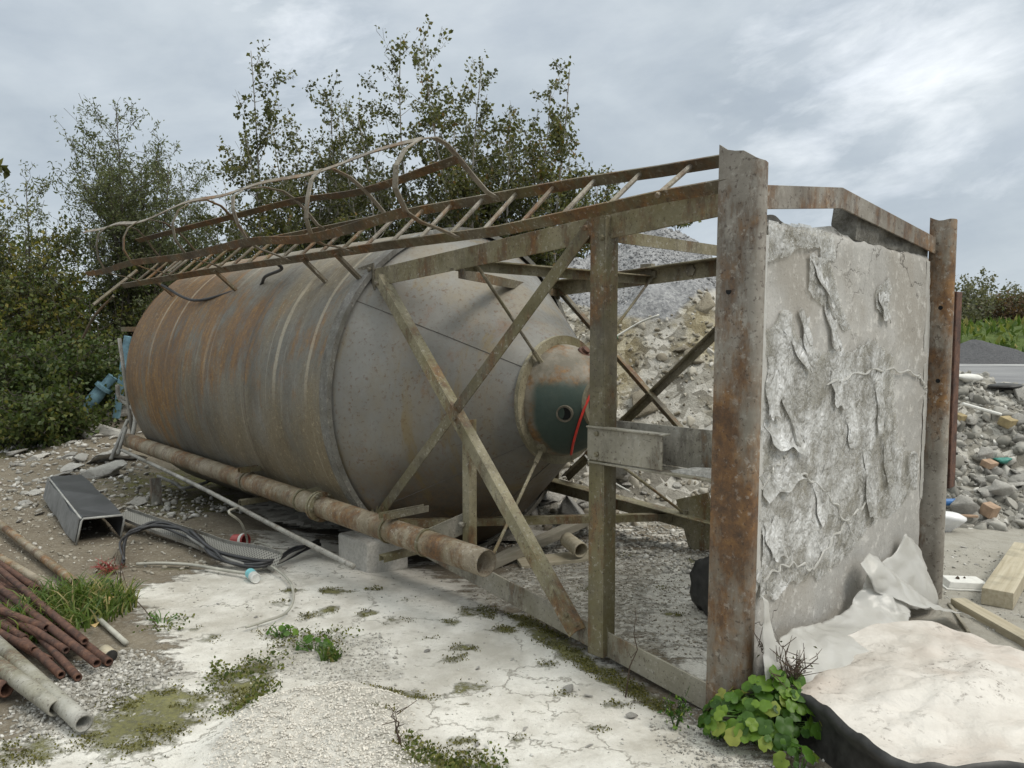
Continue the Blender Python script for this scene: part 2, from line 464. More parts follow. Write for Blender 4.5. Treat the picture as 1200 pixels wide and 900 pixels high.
M_RING = m_steel('dull_grey_ring_steel', (0.155, 0.15, 0.135), (0.225, 0.22, 0.205), 0.2, 0.25)
def m_tank():
    N = NT('rust_streaked_tank_paint')
    X = N.xyz()
    # stretched round the barrel: high frequency along the axis, low round it
    nb = N.noise(1.0, 10, 0.68, N.map((1.0, 2.6, 0.9)))
    ns = N.noise(1.0, 9, 0.74, N.map((1.6, 9.0, 1.5), loc=(3, 5, 1)))
    nf = N.noise(26, 6, 0.72)
    col = N.mix(N.ramp(nb, [(0.32, 0.0), (0.68, 1.0)]), (0.092, 0.086, 0.068), (0.215, 0.207, 0.180))
    tan = N.ramp(N.noise(1.0, 6, 0.6, N.map((0.6, 1.5, 0.9), loc=(1, 8, 2))), [(0.42, 0.0), (0.60, 1.0)])
    col = N.mix(N.math('MULTIPLY', tan, 0.6), col, (0.205, 0.155, 0.078))
    rn = N.math('ADD', N.math('MULTIPLY', N.noise(1.0, 10, 0.70, N.map((1.5, 1.7, 1.2), loc=(6, 0.3, 4))), 0.66), N.math('MULTIPLY', ns, 0.34))
    # the rust is heaviest on the upper flank of the half nearer the roof end
    up = N.math('SUBTRACT', N.math('MULTIPLY', N.st(X[2], 0.3, 1.5), 0.17), N.math('MULTIPLY', N.st(X[2], 1.75, 2.25), 0.08))
    along = N.math('MULTIPLY', N.math('SUBTRACT', X[1], 4.5), 0.050)
    rr = N.math('ADD', N.math('ADD', rn, up), along)
    rf = N.ramp(rr, [(0.615, 0.0), (0.70, 1.0)])
    rc = N.ramp(N.math('ADD', N.math('MULTIPLY', nf, 0.5), N.math('MULTIPLY', ns, 0.5)), [(0.38, (0.070, 0.036, 0.014)), (0.5, (0.175, 0.088, 0.026)), (0.62, (0.31, 0.175, 0.055))])
    col = N.mix(N.math('MULTIPLY', rf, 0.86), col, rc)
    # pale rubbed streaks round the barrel
    ps = N.ramp(N.noise(1.0, 5, 0.6, N.map((0.55, 30.0, 0.55), loc=(2, 2, 8))), [(0.60, 0.0), (0.72, 1.0)])
    col = N.mix(N.math('MULTIPLY', ps, 0.28), col, (0.50, 0.47, 0.40))
    # limewash stripes either side of the welded seams
    wob = N.math('MULTIPLY', N.math('SUBTRACT', N.noise(5, 4, 0.6), 0.5), 0.03)
    yy = N.math('ADD', X[1], wob)
    brk = N.ramp(N.noise(1.0, 3, 0.5, N.map((0.9, 0.6, 0.9), loc=(7, 3, 3))), [(0.42, 0.0), (0.52, 1.0)])
    tot = None
    for s0, w, k in ((3.17, 0.018, 0.55), (3.62, 0.024, 0.65), (4.86, 0.024, 0.3), (5.72, 0.020, 0.65), (6.14, 0.018, 0.6)):
        d = N.math('ABSOLUTE', N.math('SUBTRACT', yy, s0))
        q = N.math('MULTIPLY', N.ramp(d, [(w * 0.7, 1.0), (w * 1.3, 0.0)]), k)
        tot = q if tot is None else N.math('MAXIMUM', tot, q)
    hi = N.st(X[2], 1.0, 1.4)
    tot = N.math('MULTIPLY', N.math('MULTIPLY', tot, brk), hi)
    col = N.mix(N.math('MULTIPLY', tot, 0.8), col, (0.50, 0.44, 0.33))
    # seams: a thin dark line
    for s0 in (4.1, 5.35):
        d = N.math('ABSOLUTE', N.math('SUBTRACT', X[1], s0))
        col = N.mix(N.math('MULTIPLY', N.ramp(d, [(0.004, 1.0), (0.010, 0.0)]), 0.55), col, (0.08, 0.06, 0.045))
    grime = N.ramp(N.noise(1.0, 9, 0.74, N.map((2.2, 3.0, 1.2), loc=(5, 1, 9))), [(0.50, 0.0), (0.62, 1.0)])
    col = N.mix(N.math('MULTIPLY', grime, 0.45), col, (0.085, 0.068, 0.045))
    pale = N.ramp(N.noise(30, 7, 0.75, N.map(loc=(5, 1, 9))), [(0.56, 0.0), (0.62, 1.0)])
    col = N.mix(N.math('MULTIPLY', N.math('MULTIPLY', pale, tan), 0.5), col, (0.42, 0.36, 0.24))
    spk = N.ramp(N.noise(60, 4, 0.65), [(0.57, 0.0), (0.63, 1.0)])
    col = N.mix(N.math('MULTIPLY', spk, 0.5), col, (0.12, 0.06, 0.03))
    return N.out(col, N.ramp(nf, [(0.3, 0.45), (0.7, 0.75)]), 0.08, N.bump(N.math('ADD', nf, N.math('MULTIPLY', nb, 1.5)), 0.35, 0.012))
M_TANK = m_tank()
def m_cone():
    N = NT('speckled_blue_grey_cone_paint')
    X = N.xyz()
    n1 = N.noise(1.6, 7, 0.62); n2 = N.noise(34, 6, 0.75)
    col = N.mix(N.ramp(n1, [(0.3, 0.0), (0.7, 1.0)]), (0.128, 0.122, 0.105), (0.235, 0.230, 0.212))
    br = N.ramp(N.noise(2.2, 7, 0.7, N.map((1, 1, 0.5), loc=(3, 7, 1))), [(0.47, 0.0), (0.62, 1.0)])
    col = N.mix(N.math('MULTIPLY', br, 0.75), col, (0.20, 0.17, 0.12))
    ru = N.ramp(N.noise(1.3, 8, 0.75, N.map((1, 1.6, 1), loc=(0.4, 2, 5))), [(0.57, 0.0), (0.66, 1.0)])
    col = N.mix(N.math('MULTIPLY', ru, 0.55), col, (0.19, 0.085, 0.03))
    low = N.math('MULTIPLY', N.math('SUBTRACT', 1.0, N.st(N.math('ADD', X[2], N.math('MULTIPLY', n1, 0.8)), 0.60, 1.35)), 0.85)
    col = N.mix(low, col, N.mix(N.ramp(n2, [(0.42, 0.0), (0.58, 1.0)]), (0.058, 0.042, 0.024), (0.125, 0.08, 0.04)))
    yel = N.ramp(N.noise(1.0, 6, 0.7, N.map((2.5, 6.0, 0.7), loc=(2, 2, 2))), [(0.56, 0.0), (0.66, 1.0)])
    col = N.mix(N.math('MULTIPLY', yel, 0.5), col, (0.20, 0.135, 0.035))
    s1 = N.ramp(n2, [(0.555, 0.0), (0.62, 1.0)])
    spread = N.ramp(N.noise(2.6, 3, 0.6, N.map(loc=(8, 8, 8))), [(0.35, 0.15), (0.65, 1.0)])
    col = N.mix(N.math('MULTIPLY', N.math('MULTIPLY', s1, spread), 0.75), col, (0.11, 0.055, 0.028))
    return N.out(col, N.ramp(n2, [(0.3, 0.4), (0.7, 0.7)]), 0.1, N.bump(N.math('ADD', n2, N.math('MULTIPLY', n1, 2)), 0.18, 0.01))
M_CONE = m_cone()
def m_dome():
    N = NT('green_and_rust_outlet_paint')
    X = N.xyz()
    n1 = N.noise(5.5, 7, 0.7); n2 = N.noise(30, 6, 0.75)
    col = N.mix(N.ramp(n1, [(0.4, 0.0), (0.6, 1.0)]), (0.24, 0.21, 0.165), (0.13, 0.115, 0.085))
    # dark green band round the lower middle of the dome
    wob = N.math('MULTIPLY', N.math('SUBTRACT', n1, 0.5), 0.16)
    yy = N.math('ADD', X[1], N.math('MULTIPLY', wob, 0.5)); zz = N.math('ADD', X[2], wob)
    gy = N.math('MULTIPLY', N.st(yy, 1.55, 1.60), N.math('SUBTRACT', 1.0, N.st(yy, 1.84, 1.90)))
    gz = N.math('MULTIPLY', N.st(zz, 0.72, 0.82), N.math('SUBTRACT', 1.0, N.st(zz, 1.25, 1.33)))
    g = N.math('MULTIPLY', gy, gz)
    ru = N.ramp(N.noise(6.5, 8, 0.75, N.map(loc=(2, 4, 9))), [(0.47, 0.0), (0.58, 1.0)])
    col = N.mix(N.math('MULTIPLY', ru, 0.85), col, N.ramp(n2, [(0.35, (0.10, 0.05, 0.02)), (0.65, (0.27, 0.135, 0.035))]))
    col = N.mix(N.math('MULTIPLY', g, 0.95), col, N.mix(n2, (0.02, 0.04, 0.033), (0.045, 0.075, 0.06)))
    return N.out(col, 0.62, 0.1, N.bump(n2, 0.3, 0.006))
M_DOME = m_dome()

def m_plain(name, col, rough=0.6, metal=0.0, var=0.25, scale=20, spec=None):
    N = NT(name)
    n = N.noise(scale, 5, 0.65)
    c = N.mix(N.ramp(n, [(0.3, 0.0), (0.7, 1.0)]), tuple(x * (1 - var) for x in col), tuple(min(1, x * (1 + var)) for x in col))
    return N.out(c, rough, metal, N.bump(n, 0.2, 0.004), spec)
M_HOLE = m_plain('painted_hole_dark', (0.006, 0.006, 0.006), 0.9)  # black discs of this paint in the dark inside openings
M_RED = m_plain('red_cable_plastic', (0.62, 0.045, 0.03), 0.4)
M_REDCAP = m_plain('faded_red_plastic', (0.33, 0.055, 0.05), 0.5)
M_WHITEWIRE = m_plain('white_strap', (0.62, 0.61, 0.56), 0.6)
M_GREENTAG = m_plain('green_tag', (0.02, 0.30, 0.12), 0.5)
M_BLACKCABLE = m_plain('black_cable_rubber', (0.03, 0.03, 0.032), 0.45, 0, 0.5, 8)
M_GREYCABLE = m_plain('dusty_grey_cable', (0.21, 0.205, 0.19), 0.7, 0, 0.4, 8)
M_WIRE = m_plain('pale_dirty_wire', (0.36, 0.35, 0.30), 0.65, 0, 0.3, 8)
M_BLACKPLAS = m_plain('black_plastic', (0.030, 0.029, 0.027), 0.5, 0, 0.7, 14)
M_CHUTE = m_plain('dark_grey_plastic', (0.05, 0.052, 0.056), 0.42, 0, 0.3, 7)
M_CHUTE_IN = m_plain('dusty_pale_plastic', (0.33, 0.33, 0.31), 0.6, 0, 0.3, 12)
M_CHUTE_SIDE = m_plain('grey_plastic_side', (0.17, 0.17, 0.165), 0.6, 0, 0.4, 8)
M_BLUE = m_plain('faded_blue_paint', (0.13, 0.235, 0.29), 0.65, 0.05, 0.5, 7)
M_CYAN = m_plain('pale_turquoise_label', (0.20, 0.52, 0.56), 0.45)
M_CANWHITE = m_plain('dull_white_can', (0.58, 0.58, 0.55), 0.4)
M_FOAM = m_plain('dirty_white_foam', (0.66, 0.65, 0.61), 0.9, 0, 0.12)
M_WHITEBAG = m_plain('white_plastic_bag', (0.72, 0.72, 0.72), 0.45, 0, 0.1)
M_YELLOW = m_plain('yellow_brick', (0.33, 0.26, 0.14), 0.9, 0, 0.4, 9)
M_ORANGE = m_plain('orange_brick', (0.34, 0.235, 0.16), 0.9, 0, 0.4, 9)
M_BLUEBOT = m_plain('blue_bottle_plastic', (0.05, 0.17, 0.42), 0.35)
M_TEAL = m_plain('teal_wrapper', (0.05, 0.22, 0.18), 0.5)
M_LEAFTAN = m_plain('dead_leaf_tan', (0.42, 0.29, 0.12), 0.7, 0, 0.3)
M_DEADSTEM = m_plain('dead_brown_stem', (0.07, 0.048, 0.032), 0.9)

def m_wood(name, a, b):
    N = NT(name)
    g = N.noise(1.0, 6, 0.6, N.map((1.5, 38, 38)), 0.4)
    n = N.noise(7, 5, 0.6)
    c = N.mix(N.ramp(g, [(0.3, 0.0), (0.7, 1.0)]), a, b)
    c = N.mix(N.math('MULTIPLY', N.ramp(n, [(0.5, 0.0), (0.7, 1.0)]), 0.45), c, (0.16, 0.15, 0.11))
    return N.out(c, 0.85, 0, N.bump(g, 0.4, 0.004))
M_WOOD = m_wood('weathered_timber', (0.33, 0.28, 0.19), (0.50, 0.45, 0.34))
M_WOOD2 = m_wood('grey_timber', (0.24, 0.22, 0.17), (0.36, 0.33, 0.27))

def m_rock(name, a, b, c, scale=9.0, dust=0.4):
    N = NT(name)
    n = N.noise(scale, 8, 0.7); n2 = N.noise(scale * 6, 5, 0.7)
    r = N.rnd()
    col = N.mix(N.ramp(n, [(0.3, 0.0), (0.7, 1.0)]), a, b)
    col = N.mix(N.math('MULTIPLY', N.ramp(n2, [(0.45, 0.0), (0.62, 1.0)]), 0.5), col, c)
    hs = N.n('ShaderNodeHueSaturation'); N.l(col, hs.inputs['Color'])
    N.l(N.math('ADD', 0.72, N.math('MULTIPLY', r, 0.55)), hs.inputs['Value'])
    return N.out(hs.outputs[0], 0.92, 0, N.bump(N.math('ADD', n, N.math('MULTIPLY', n2, 0.6)), 0.7, 0.035))
M_ROCK = m_rock('grey_rubble_concrete', (0.34, 0.325, 0.295), (0.52, 0.50, 0.46), (0.20, 0.19, 0.165))
M_ROCKBR = m_rock('brownish_rubble', (0.25, 0.215, 0.155), (0.40, 0.36, 0.28), (0.17, 0.14, 0.10))
M_ROCKDIRTY = m_rock('soiled_concrete_with_hole_dark', (0.045, 0.04, 0.032), (0.40, 0.385, 0.345), (0.10, 0.09, 0.06), 7)  # black-brown soil tone, which also paints in the dark of a hole
M_ROCKPALE = m_rock('pale_broken_concrete', (0.40, 0.385, 0.35), (0.55, 0.53, 0.49), (0.28, 0.265, 0.235))

def m_stones(name, stops):
    N = NT(name)
    c = N.ramp(N.attr('tone'), stops)
    n = N.noise(40, 4, 0.7)
    c = N.mix(N.math('MULTIPLY', n, 0.5), c, (0.12, 0.115, 0.105))
    return N.out(c, 0.92, 0, N.bump(n, 0.4, 0.006))
M_STONES = m_stones('mixed_small_stones', [(0.0, (0.17, 0.16, 0.135)), (0.45, (0.33, 0.315, 0.275)), (0.8, (0.52, 0.50, 0.45)), (1.0, (0.72, 0.70, 0.65))])
M_STONESBR = m_stones('brown_mixed_stones', [(0.0, (0.19, 0.16, 0.11)), (0.45, (0.36, 0.325, 0.255)), (0.8, (0.52, 0.485, 0.41)), (1.0, (0.70, 0.67, 0.61))])
M_STONESCR = m_stones('cream_aggregate_stones', [(0.0, (0.40, 0.365, 0.31)), (0.5, (0.60, 0.56, 0.49)), (1.0, (0.82, 0.775, 0.69))])
M_STONESGR = m_stones('clean_grey_gravel_stones', [(0.0, (0.18, 0.18, 0.185)), (0.5, (0.29, 0.29, 0.295)), (1.0, (0.46, 0.46, 0.465))])

def m_concrete():
    N = NT('stained_cast_concrete')
    X = N.xyz()
    n1 = N.noise(2.2, 8, 0.66); n2 = N.noise(16, 7, 0.72); n3 = N.noise(70, 4, 0.7)
    col = N.mix(N.ramp(n1, [(0.3, 0.0), (0.7, 1.0)]), (0.315, 0.302, 0.278), (0.475, 0.463, 0.437))
    col = N.mix(N.math('MULTIPLY', N.ramp(N.noise(1.3, 6, 0.6, N.map(loc=(4, 4, 1))), [(0.48, 0.0), (0.62, 1.0)]), 0.45), col, (0.275, 0.24, 0.19))
    col = N.mix(N.math('MULTIPLY', N.ramp(n2, [(0.54, 0.0), (0.62, 1.0)]), 0.55), col, (0.63, 0.61, 0.57))
    col = N.mix(N.math('MULTIPLY', N.ramp(n3, [(0.59, 0.0), (0.65, 1.0)]), 0.55), col, (0.17, 0.155, 0.13))
    cr = N.ramp(N.voro(2.1, N.map(vec=N.mix(0.35, N.obj, N.noise(3.5, 4, 0.6, col=True))), 'DISTANCE_TO_EDGE'), [(0.0, 1.0), (0.010, 0.0)])
    cr = N.math('MULTIPLY', cr, N.ramp(N.noise(1.7, 3, 0.5), [(0.46, 0.0), (0.6, 1.0)]))
    col = N.mix(N.math('MULTIPLY', cr, 0.75), col, (0.10, 0.09, 0.075))
    h = N.math('SUBTRACT', N.math('ADD', n2, N.math('MULTIPLY', n1, 1.2)), N.math('MULTIPLY', cr, 0.8))
    return N.out(col, 0.9, 0, N.bump(h, 0.5, 0.015))
M_CONC = m_concrete()
def m_film():
    N = NT('dusty_polythene_film')
    n1 = N.noise(5, 7, 0.7); n2 = N.noise(30, 5, 0.7)
    wv = N.mix(0.25, N.obj, N.noise(4.0, 4, 0.6, col=True))
    cr1 = N.voro(9, N.map((1, 1, 0.6), vec=wv), 'DISTANCE_TO_EDGE'); cr2 = N.voro(26, N.map((1, 1, 0.55), vec=wv), 'DISTANCE_TO_EDGE')
    tr = N.n('ShaderNodeBsdfTransparent'); tr.inputs[0].default_value = (0.93, 0.925, 0.90, 1)
    col = N.mix(N.ramp(n1, [(0.38, 0.0), (0.62, 1.0)]), (0.48, 0.47, 0.44), (0.80, 0.80, 0.79))
    edge = N.math('MAXIMUM', N.ramp(cr1, [(0.0, 1.0), (0.02, 0.0)]), N.math('MULTIPLY', N.ramp(cr2, [(0.0, 1.0), (0.03, 0.0)]), 0.5))  # crease highlights drawn in: film turns whiter and more opaque along these lines
    h = N.math('ADD', N.math('ADD', N.math('MULTIPLY', cr1, 1.6), N.math('MULTIPLY', cr2, 1.1)), N.math('MULTIPLY', n2, 0.15))
    N.out(col, N.ramp(n2, [(0.2, 0.14), (0.8, 0.32)]), 0, N.bump(h, 0.6, 0.03))
    mx = N.n('ShaderNodeMixShader')
    N.l(N.math('MAXIMUM', N.ramp(n1, [(0.38, 0.12), (0.62, 0.66)]), N.math('MULTIPLY', edge, 0.8)), mx.inputs[0])
    N.l(tr.outputs[0], mx.inputs[1]); N.l(N.b.outputs[0], mx.inputs[2]); N.l(mx.outputs[0], N.o.inputs[0])
    return N.m
M_FILM = m_film()
def m_sheet():
    N = NT('milky_polythene_sheet')
    n1 = N.noise(4, 6, 0.65); n2 = N.noise(24, 5, 0.7)
    tr = N.n('ShaderNodeBsdfTranslucent'); tr.inputs[0].default_value = (0.7, 0.69, 0.65, 1)
    tp = N.n('ShaderNodeBsdfTransparent')
    col = N.mix(N.ramp(n1, [(0.35, 0.0), (0.65, 1.0)]), (0.58, 0.565, 0.52), (0.76, 0.75, 0.72))
    N.out(col, 0.28, 0, N.bump(N.math('ADD', n1, N.math('MULTIPLY', n2, 0.4)), 0.35, 0.015))
    m1 = N.n('ShaderNodeMixShader'); m1.inputs[0].default_value = 0.3
    N.l(N.b.outputs[0], m1.inputs[1]); N.l(tr.outputs[0], m1.inputs[2])
    m2 = N.n('ShaderNodeMixShader'); N.l(N.ramp(n1, [(0.3, 0.04), (0.7, 0.2)]), m2.inputs[0])
    N.l(m1.outputs[0], m2.inputs[1]); N.l(tp.outputs[0], m2.inputs[2]); N.l(m2.outputs[0], N.o.inputs[0])
    return N.m
M_SHEET = m_sheet()
def m_pad():
    N = NT('stained_cream_fabric')
    n1 = N.noise(2.4, 8, 0.62, N.map((1, 1.8, 1), (0, 0, 0.5))); n2 = N.noise(18, 6, 0.7); n3 = N.noise(90, 3, 0.6)
    col = N.mix(N.ramp(n1, [(0.3, 0.0), (0.62, 1.0)]), (0.44, 0.40, 0.35), (0.63, 0.595, 0.545))
    col = N.mix(N.math('MULTIPLY', N.ramp(N.noise(1.1, 5, 0.6, N.map(loc=(3, 1, 2))), [(0.50, 0.0), (0.68, 1.0)]), 0.6), col, (0.39, 0.29, 0.225))
    dirt = N.math('MULTIPLY', N.ramp(N.noise(34, 5, 0.75), [(0.555, 0.0), (0.62, 1.0)]), N.ramp(N.noise(2.6, 4, 0.6, N.map(loc=(1, 6, 0))), [(0.50, 0.0), (0.60, 1.0)]))
    col = N.mix(N.math('MULTIPLY', dirt, 0.8), col, (0.13, 0.105, 0.085))
    wv = N.mix(0.3, N.obj, N.noise(2.2, 4, 0.6, col=True))
    fold = N.voro(2.6, N.map((1.0, 2.2, 1), (0, 0, 0.6), vec=wv), 'DISTANCE_TO_EDGE'); fold2 = N.voro(7.5, N.map((1.0, 1.8, 1), (0, 0, -0.3), vec=wv), 'DISTANCE_TO_EDGE')
    fe = N.ramp(fold, [(0.0, 1.0), (0.035, 0.0)])
    col = N.mix(N.math('MULTIPLY', N.math('MULTIPLY', fe, N.ramp(n2, [(0.42, 0.0), (0.56, 1.0)])), 0.14), col, (0.26, 0.22, 0.19))
    hh = N.math('ADD', N.math('ADD', n1, N.math('MULTIPLY', n2, 0.4)), N.math('MULTIPLY', n3, 0.15))
    hh = N.math('ADD', hh, N.math('ADD', N.math('MULTIPLY', N.ramp(fold, [(0.0, 0.0), (0.16, 1.0)]), 0.5), N.math('MULTIPLY', fold2, 0.6)))
    return N.out(col, 0.88, 0, N.bump(hh, 0.6, 0.025))
M_PAD = m_pad()
def m_leaf(name, stops, gloss=0.45, trans=0.35):
    N = NT(name)
    t = N.attr('tone')
    c = N.ramp(t, stops)
    N.out(c, gloss, 0, None, 0.3)
    tr = N.n('ShaderNodeBsdfTranslucent'); N.l(N.mix(1.0, c, (1.3, 1.35, 0.7), 'MULTIPLY'), tr.inputs[0])
    mx = N.n('ShaderNodeMixShader'); mx.inputs[0].default_value = trans
    N.l(N.b.outputs[0], mx.inputs[1]); N.l(tr.outputs[0], mx.inputs[2]); N.l(mx.outputs[0], N.o.inputs[0])
    return N.m
M_WILLOW = m_leaf('willow_leaves', [(0.0, (0.075, 0.09, 0.045)), (0.5, (0.125, 0.145, 0.07)), (0.9, (0.20, 0.215, 0.115)), (1.0, (0.26, 0.23, 0.08))])
M_BIRCH = m_leaf('birch_leaves', [(0.0, (0.045, 0.05, 0.024)), (0.5, (0.085, 0.092, 0.038)), (0.85, (0.155, 0.16, 0.055)), (1.0, (0.20, 0.125, 0.05))])
M_BUSH = m_leaf('bush_leaves', [(0.0, (0.045, 0.07, 0.024)), (0.5, (0.08, 0.11, 0.036)), (0.8, (0.14, 0.15, 0.045)), (1.0, (0.25, 0.215, 0.055))])
M_YELBUSH = m_leaf('yellow_green_leaves', [(0.0, (0.07, 0.08, 0.025)), (0.5, (0.12, 0.13, 0.035)), (1.0, (0.25, 0.21, 0.05))])
M_FARLEAF = m_leaf('hazed_far_hedge_leaves', [(0.0, (0.075, 0.085, 0.055)), (0.5, (0.125, 0.13, 0.08)), (1.0, (0.22, 0.205, 0.13))])  # lighter, greyish stops put distance haze into the leaf colour
M_FARRED = m_leaf('far_russet_leaves', [(0.0, (0.07, 0.045, 0.03)), (0.5, (0.12, 0.075, 0.045)), (1.0, (0.17, 0.12, 0.06))])
M_GRASS = m_leaf('grass_blades', [(0.0, (0.045, 0.085, 0.018)), (0.45, (0.095, 0.15, 0.032)), (0.8, (0.19, 0.22, 0.06)), (1.0, (0.36, 0.30, 0.15))], 0.5)
M_MALLOW = m_leaf('bright_green_leaves', [(0.0, (0.03, 0.075, 0.012)), (0.5, (0.075, 0.16, 0.02)), (0.85, (0.15, 0.25, 0.03)), (1.0, (0.26, 0.28, 0.06))], 0.42)
def m_bark(name, a, b):
    N = NT(name)
    n = N.noise(1.0, 6, 0.7, N.map((9, 9, 2.5)))
    return N.out(N.mix(N.ramp(n, [(0.3, 0.0), (0.7, 1.0)]), a, b), 0.9, 0, N.bump(n, 0.5, 0.02))
M_BARK = m_bark('dark_bark', (0.06, 0.05, 0.04), (0.13, 0.115, 0.095))
M_BARKPALE = m_bark('pale_grey_bark', (0.17, 0.155, 0.135), (0.36, 0.34, 0.31))

# ------------------------------------------------------------------ ground
def poly_mask(P, poly, soft):
    """soft inside mask of a polygon (world xy)"""
    poly = np.asarray(poly, float)[:, :2]
    x, y = P[:, 0], P[:, 1]
    ins = np.zeros(len(P), bool); d2 = np.full(len(P), 1e9)
    for i in range(len(poly)):
        a, b = poly[i - 1], poly[i]
        cond = (a[1] > y) != (b[1] > y)
        with np.errstate(divide='ignore', invalid='ignore'):
            xi = (b[0] - a[0]) * (y - a[1]) / (b[1] - a[1] + 1e-12) + a[0]
        ins ^= cond & (x < xi)
        ab = b - a; t = np.clip(((x - a[0]) * ab[0] + (y - a[1]) * ab[1]) / (ab @ ab + 1e-12), 0, 1)
        d2 = np.minimum(d2, (x - a[0] - t * ab[0]) ** 2 + (y - a[1] - t * ab[1]) ** 2)
    sd_ = np.where(ins, 1, -1) * np.sqrt(d2)
    return sstep(-soft, soft, sd_)
def pxpoly(*q):
    return [at(*p)[:2] for p in q]
DUST1 = pxpoly((120, 700), (215, 672), (330, 640), (430, 636), (520, 672), (640, 735), (740, 790), (835, 855), (900, 905), (980, 1100), (-400, 1100), (-300, 900), (20, 870), (130, 812), (200, 790), (180, 730))
DUST2 = pxpoly((270, 625), (350, 600), (430, 625), (520, 660), (540, 690), (440, 680), (330, 655))
DUST3 = pxpoly((735, 735), (770, 650), (840, 640), (850, 840), (800, 805))
DUST4 = pxpoly((560, 650), (640, 610), (790, 590), (850, 640), (700, 700), (600, 690))
MOSSES = [(pxpoly((85, 868), (140, 800), (215, 800), (250, 812), (230, 850), (180, 885), (120, 892)), 0.16, 1.0),
          (pxpoly((245, 790), (300, 768), (325, 772), (318, 815), (285, 845), (250, 830)), 0.12, 0.9),
          (pxpoly((590, 715), (625, 722), (700, 768), (770, 800), (805, 825), (770, 822), (680, 780), (620, 745)), 0.05, 1.0),
          (pxpoly((425, 800), (480, 805), (515, 815), (470, 822)), 0.07, 0.9),
          (pxpoly((540, 708), (585, 708), (580, 722), (535, 720)), 0.05, 0.8),
          (pxpoly((470, 875), (560, 875), (600, 920), (450, 920)), 0.09, 0.8),
          (pxpoly((0, 870), (60, 862), (90, 880), (40, 900), (-30, 905)), 0.1, 0.8),
          (pxpoly((100, 560), (260, 540), (330, 590), (200, 610), (130, 600)), 0.5, 0.75),
          (pxpoly((-40, 510), (70, 515), (60, 540), (-40, 545)), 0.4, 0.9),
          (pxpoly((300, 735), (400, 740), (400, 765), (320, 760)), 0.1, 0.55)]
_cr = np.random.default_rng(909)
for px, py, k_ in [(545, 757, 1), (553, 802, 1), (565, 808, .7), (660, 806, .9), (530, 768, .8), (440, 688, .8), (385, 712, 1.1), (345, 690, .7), (615, 640, 1), (430, 716, 1.2), (480, 700, .8), (462, 725, .9), (505, 745, .7), (590, 735, 1), (395, 690, .9), (530, 725, .8), (360, 720, .9), (700, 850, .7), (540, 865, .7), (612, 862, .6), (575, 840, .6), (250, 745, .7), (225, 735, .7), (770, 690, 1), (790, 720, 1), (745, 650, 1), (810, 660, 1), (690, 690, .8), (205, 665, .8), (330, 705, 1), (640, 775, .7), (720, 815, .8), (450, 845, .7)]:
    c_ = at(px, py)[:2]; k_ = k_ * _cr.uniform(.6, 1.2) * 0.075
    MOSSES.append(([(c_[0] + k_ * 1.5 * math.cos(a_) * _cr.uniform(.5, 1.2), c_[1] + k_ * math.sin(a_) * _cr.uniform(.5, 1.2)) for a_ in np.linspace(0, 5.6, 8)], 0.05, _cr.uniform(.55, .95)))
GRAVELS = [pxpoly((20, 830), (60, 790), (150, 760), (215, 790), (150, 812), (100, 845), (30, 870)),
           pxpoly((340, 740), (440, 745), (470, 790), (420, 800), (330, 790)),
           pxpoly((545, 695), (600, 660), (700, 645), (840, 650), (850, 770), (720, 755), (640, 720)),
           pxpoly((255, 880), (300, 830), (400, 805), (470, 825), (480, 870), (500, 960), (250, 960))]
def ground_h(P):
    h = 0.05 * (fbm(P * 0.55, 3, 3) - 0.5) + 0.022 * (fbm(P * 2.6, 4, 8) - 0.5) + 0.007 * (fbm(P * 11, 3, 21) - 0.5)
    # dip where the tank has settled
    d = P - (P0[:2] + AX[:2] * 4.8 + UX[:2] * TUC)
    sa = d @ AX[:2]; su = d @ UX[:2]
    h = h - 0.15 * np.exp(-(sa / 2.4) ** 4 - (su / 0.9) ** 4)
    for px_, py_, a_, r_ in ((125, 528, 0.22, 0.9), (150, 500, 0.30, 0.8), (95, 545, 0.08, 0.7)):
        c_ = at(px_, py_); h = h + a_ * np.exp(-((P[:, 0] - c_[0]) ** 2 + (P[:, 1] - c_[1]) ** 2) / r_ ** 2) * (0.7 + 0.6 * fbm(P * 3.1, 3, 77))
    c_ = L(0.35, 0.0, 0.0); h = h - 0.05 * np.exp(-((P[:, 0] - c_[0]) ** 2 + (P[:, 1] - c_[1]) ** 2) / 0.42 ** 2)
    # low lump of washed aggregate
    lump = poly_mask(P, GRAVELS[3], 0.14)
    h = h + lump * (0.09 + 0.04 * (fbm(P * 18, 3, 4) - 0.5) + 0.05 * (fbm(P * 4, 3, 14) - 0.5))
    return h
def axis(lo, hi, d, ends, grow=1.18):
    a = list(np.arange(lo, hi, d)); st = d
    while a[-1] < ends[1]: st *= grow; a.append(a[-1] + st)
    st = d
    while a[0] > ends[0]: st *= grow; a.insert(0, a[0] - st)
    return np.array(a)
gx = axis(-5.5, 4.2, 0.03, (-900, 900)); gy = axis(2.2, 8.0, 0.03, (-60, 1500))
GX, GY = np.meshgrid(gx, gy, indexing='ij')
GP = np.c_[GX.ravel(), GY.ravel()]
near = sstep(60, 20, np.hypot(GP[:, 0], GP[:, 1]))
GH = ground_h(GP) * near
n_a = fbm(GP * 0.9, 4, 40); n_b = fbm(GP * 4.5, 4, 60)
wob = (n_a - 0.5) * 0.5 + (n_b - 0.5) * 0.45
dust = np.maximum.reduce([poly_mask(GP, DUST1, 0.35), 0.80 * poly_mask(GP, DUST2, 0.5), 0.72 * poly_mask(GP, DUST3, 0.25), 0.50 * poly_mask(GP, DUST4, 0.4)])
moss = np.zeros(len(GP))
for pl_, so_, k_ in MOSSES: moss = np.maximum(moss, k_ * poly_mask(GP, pl_, so_))
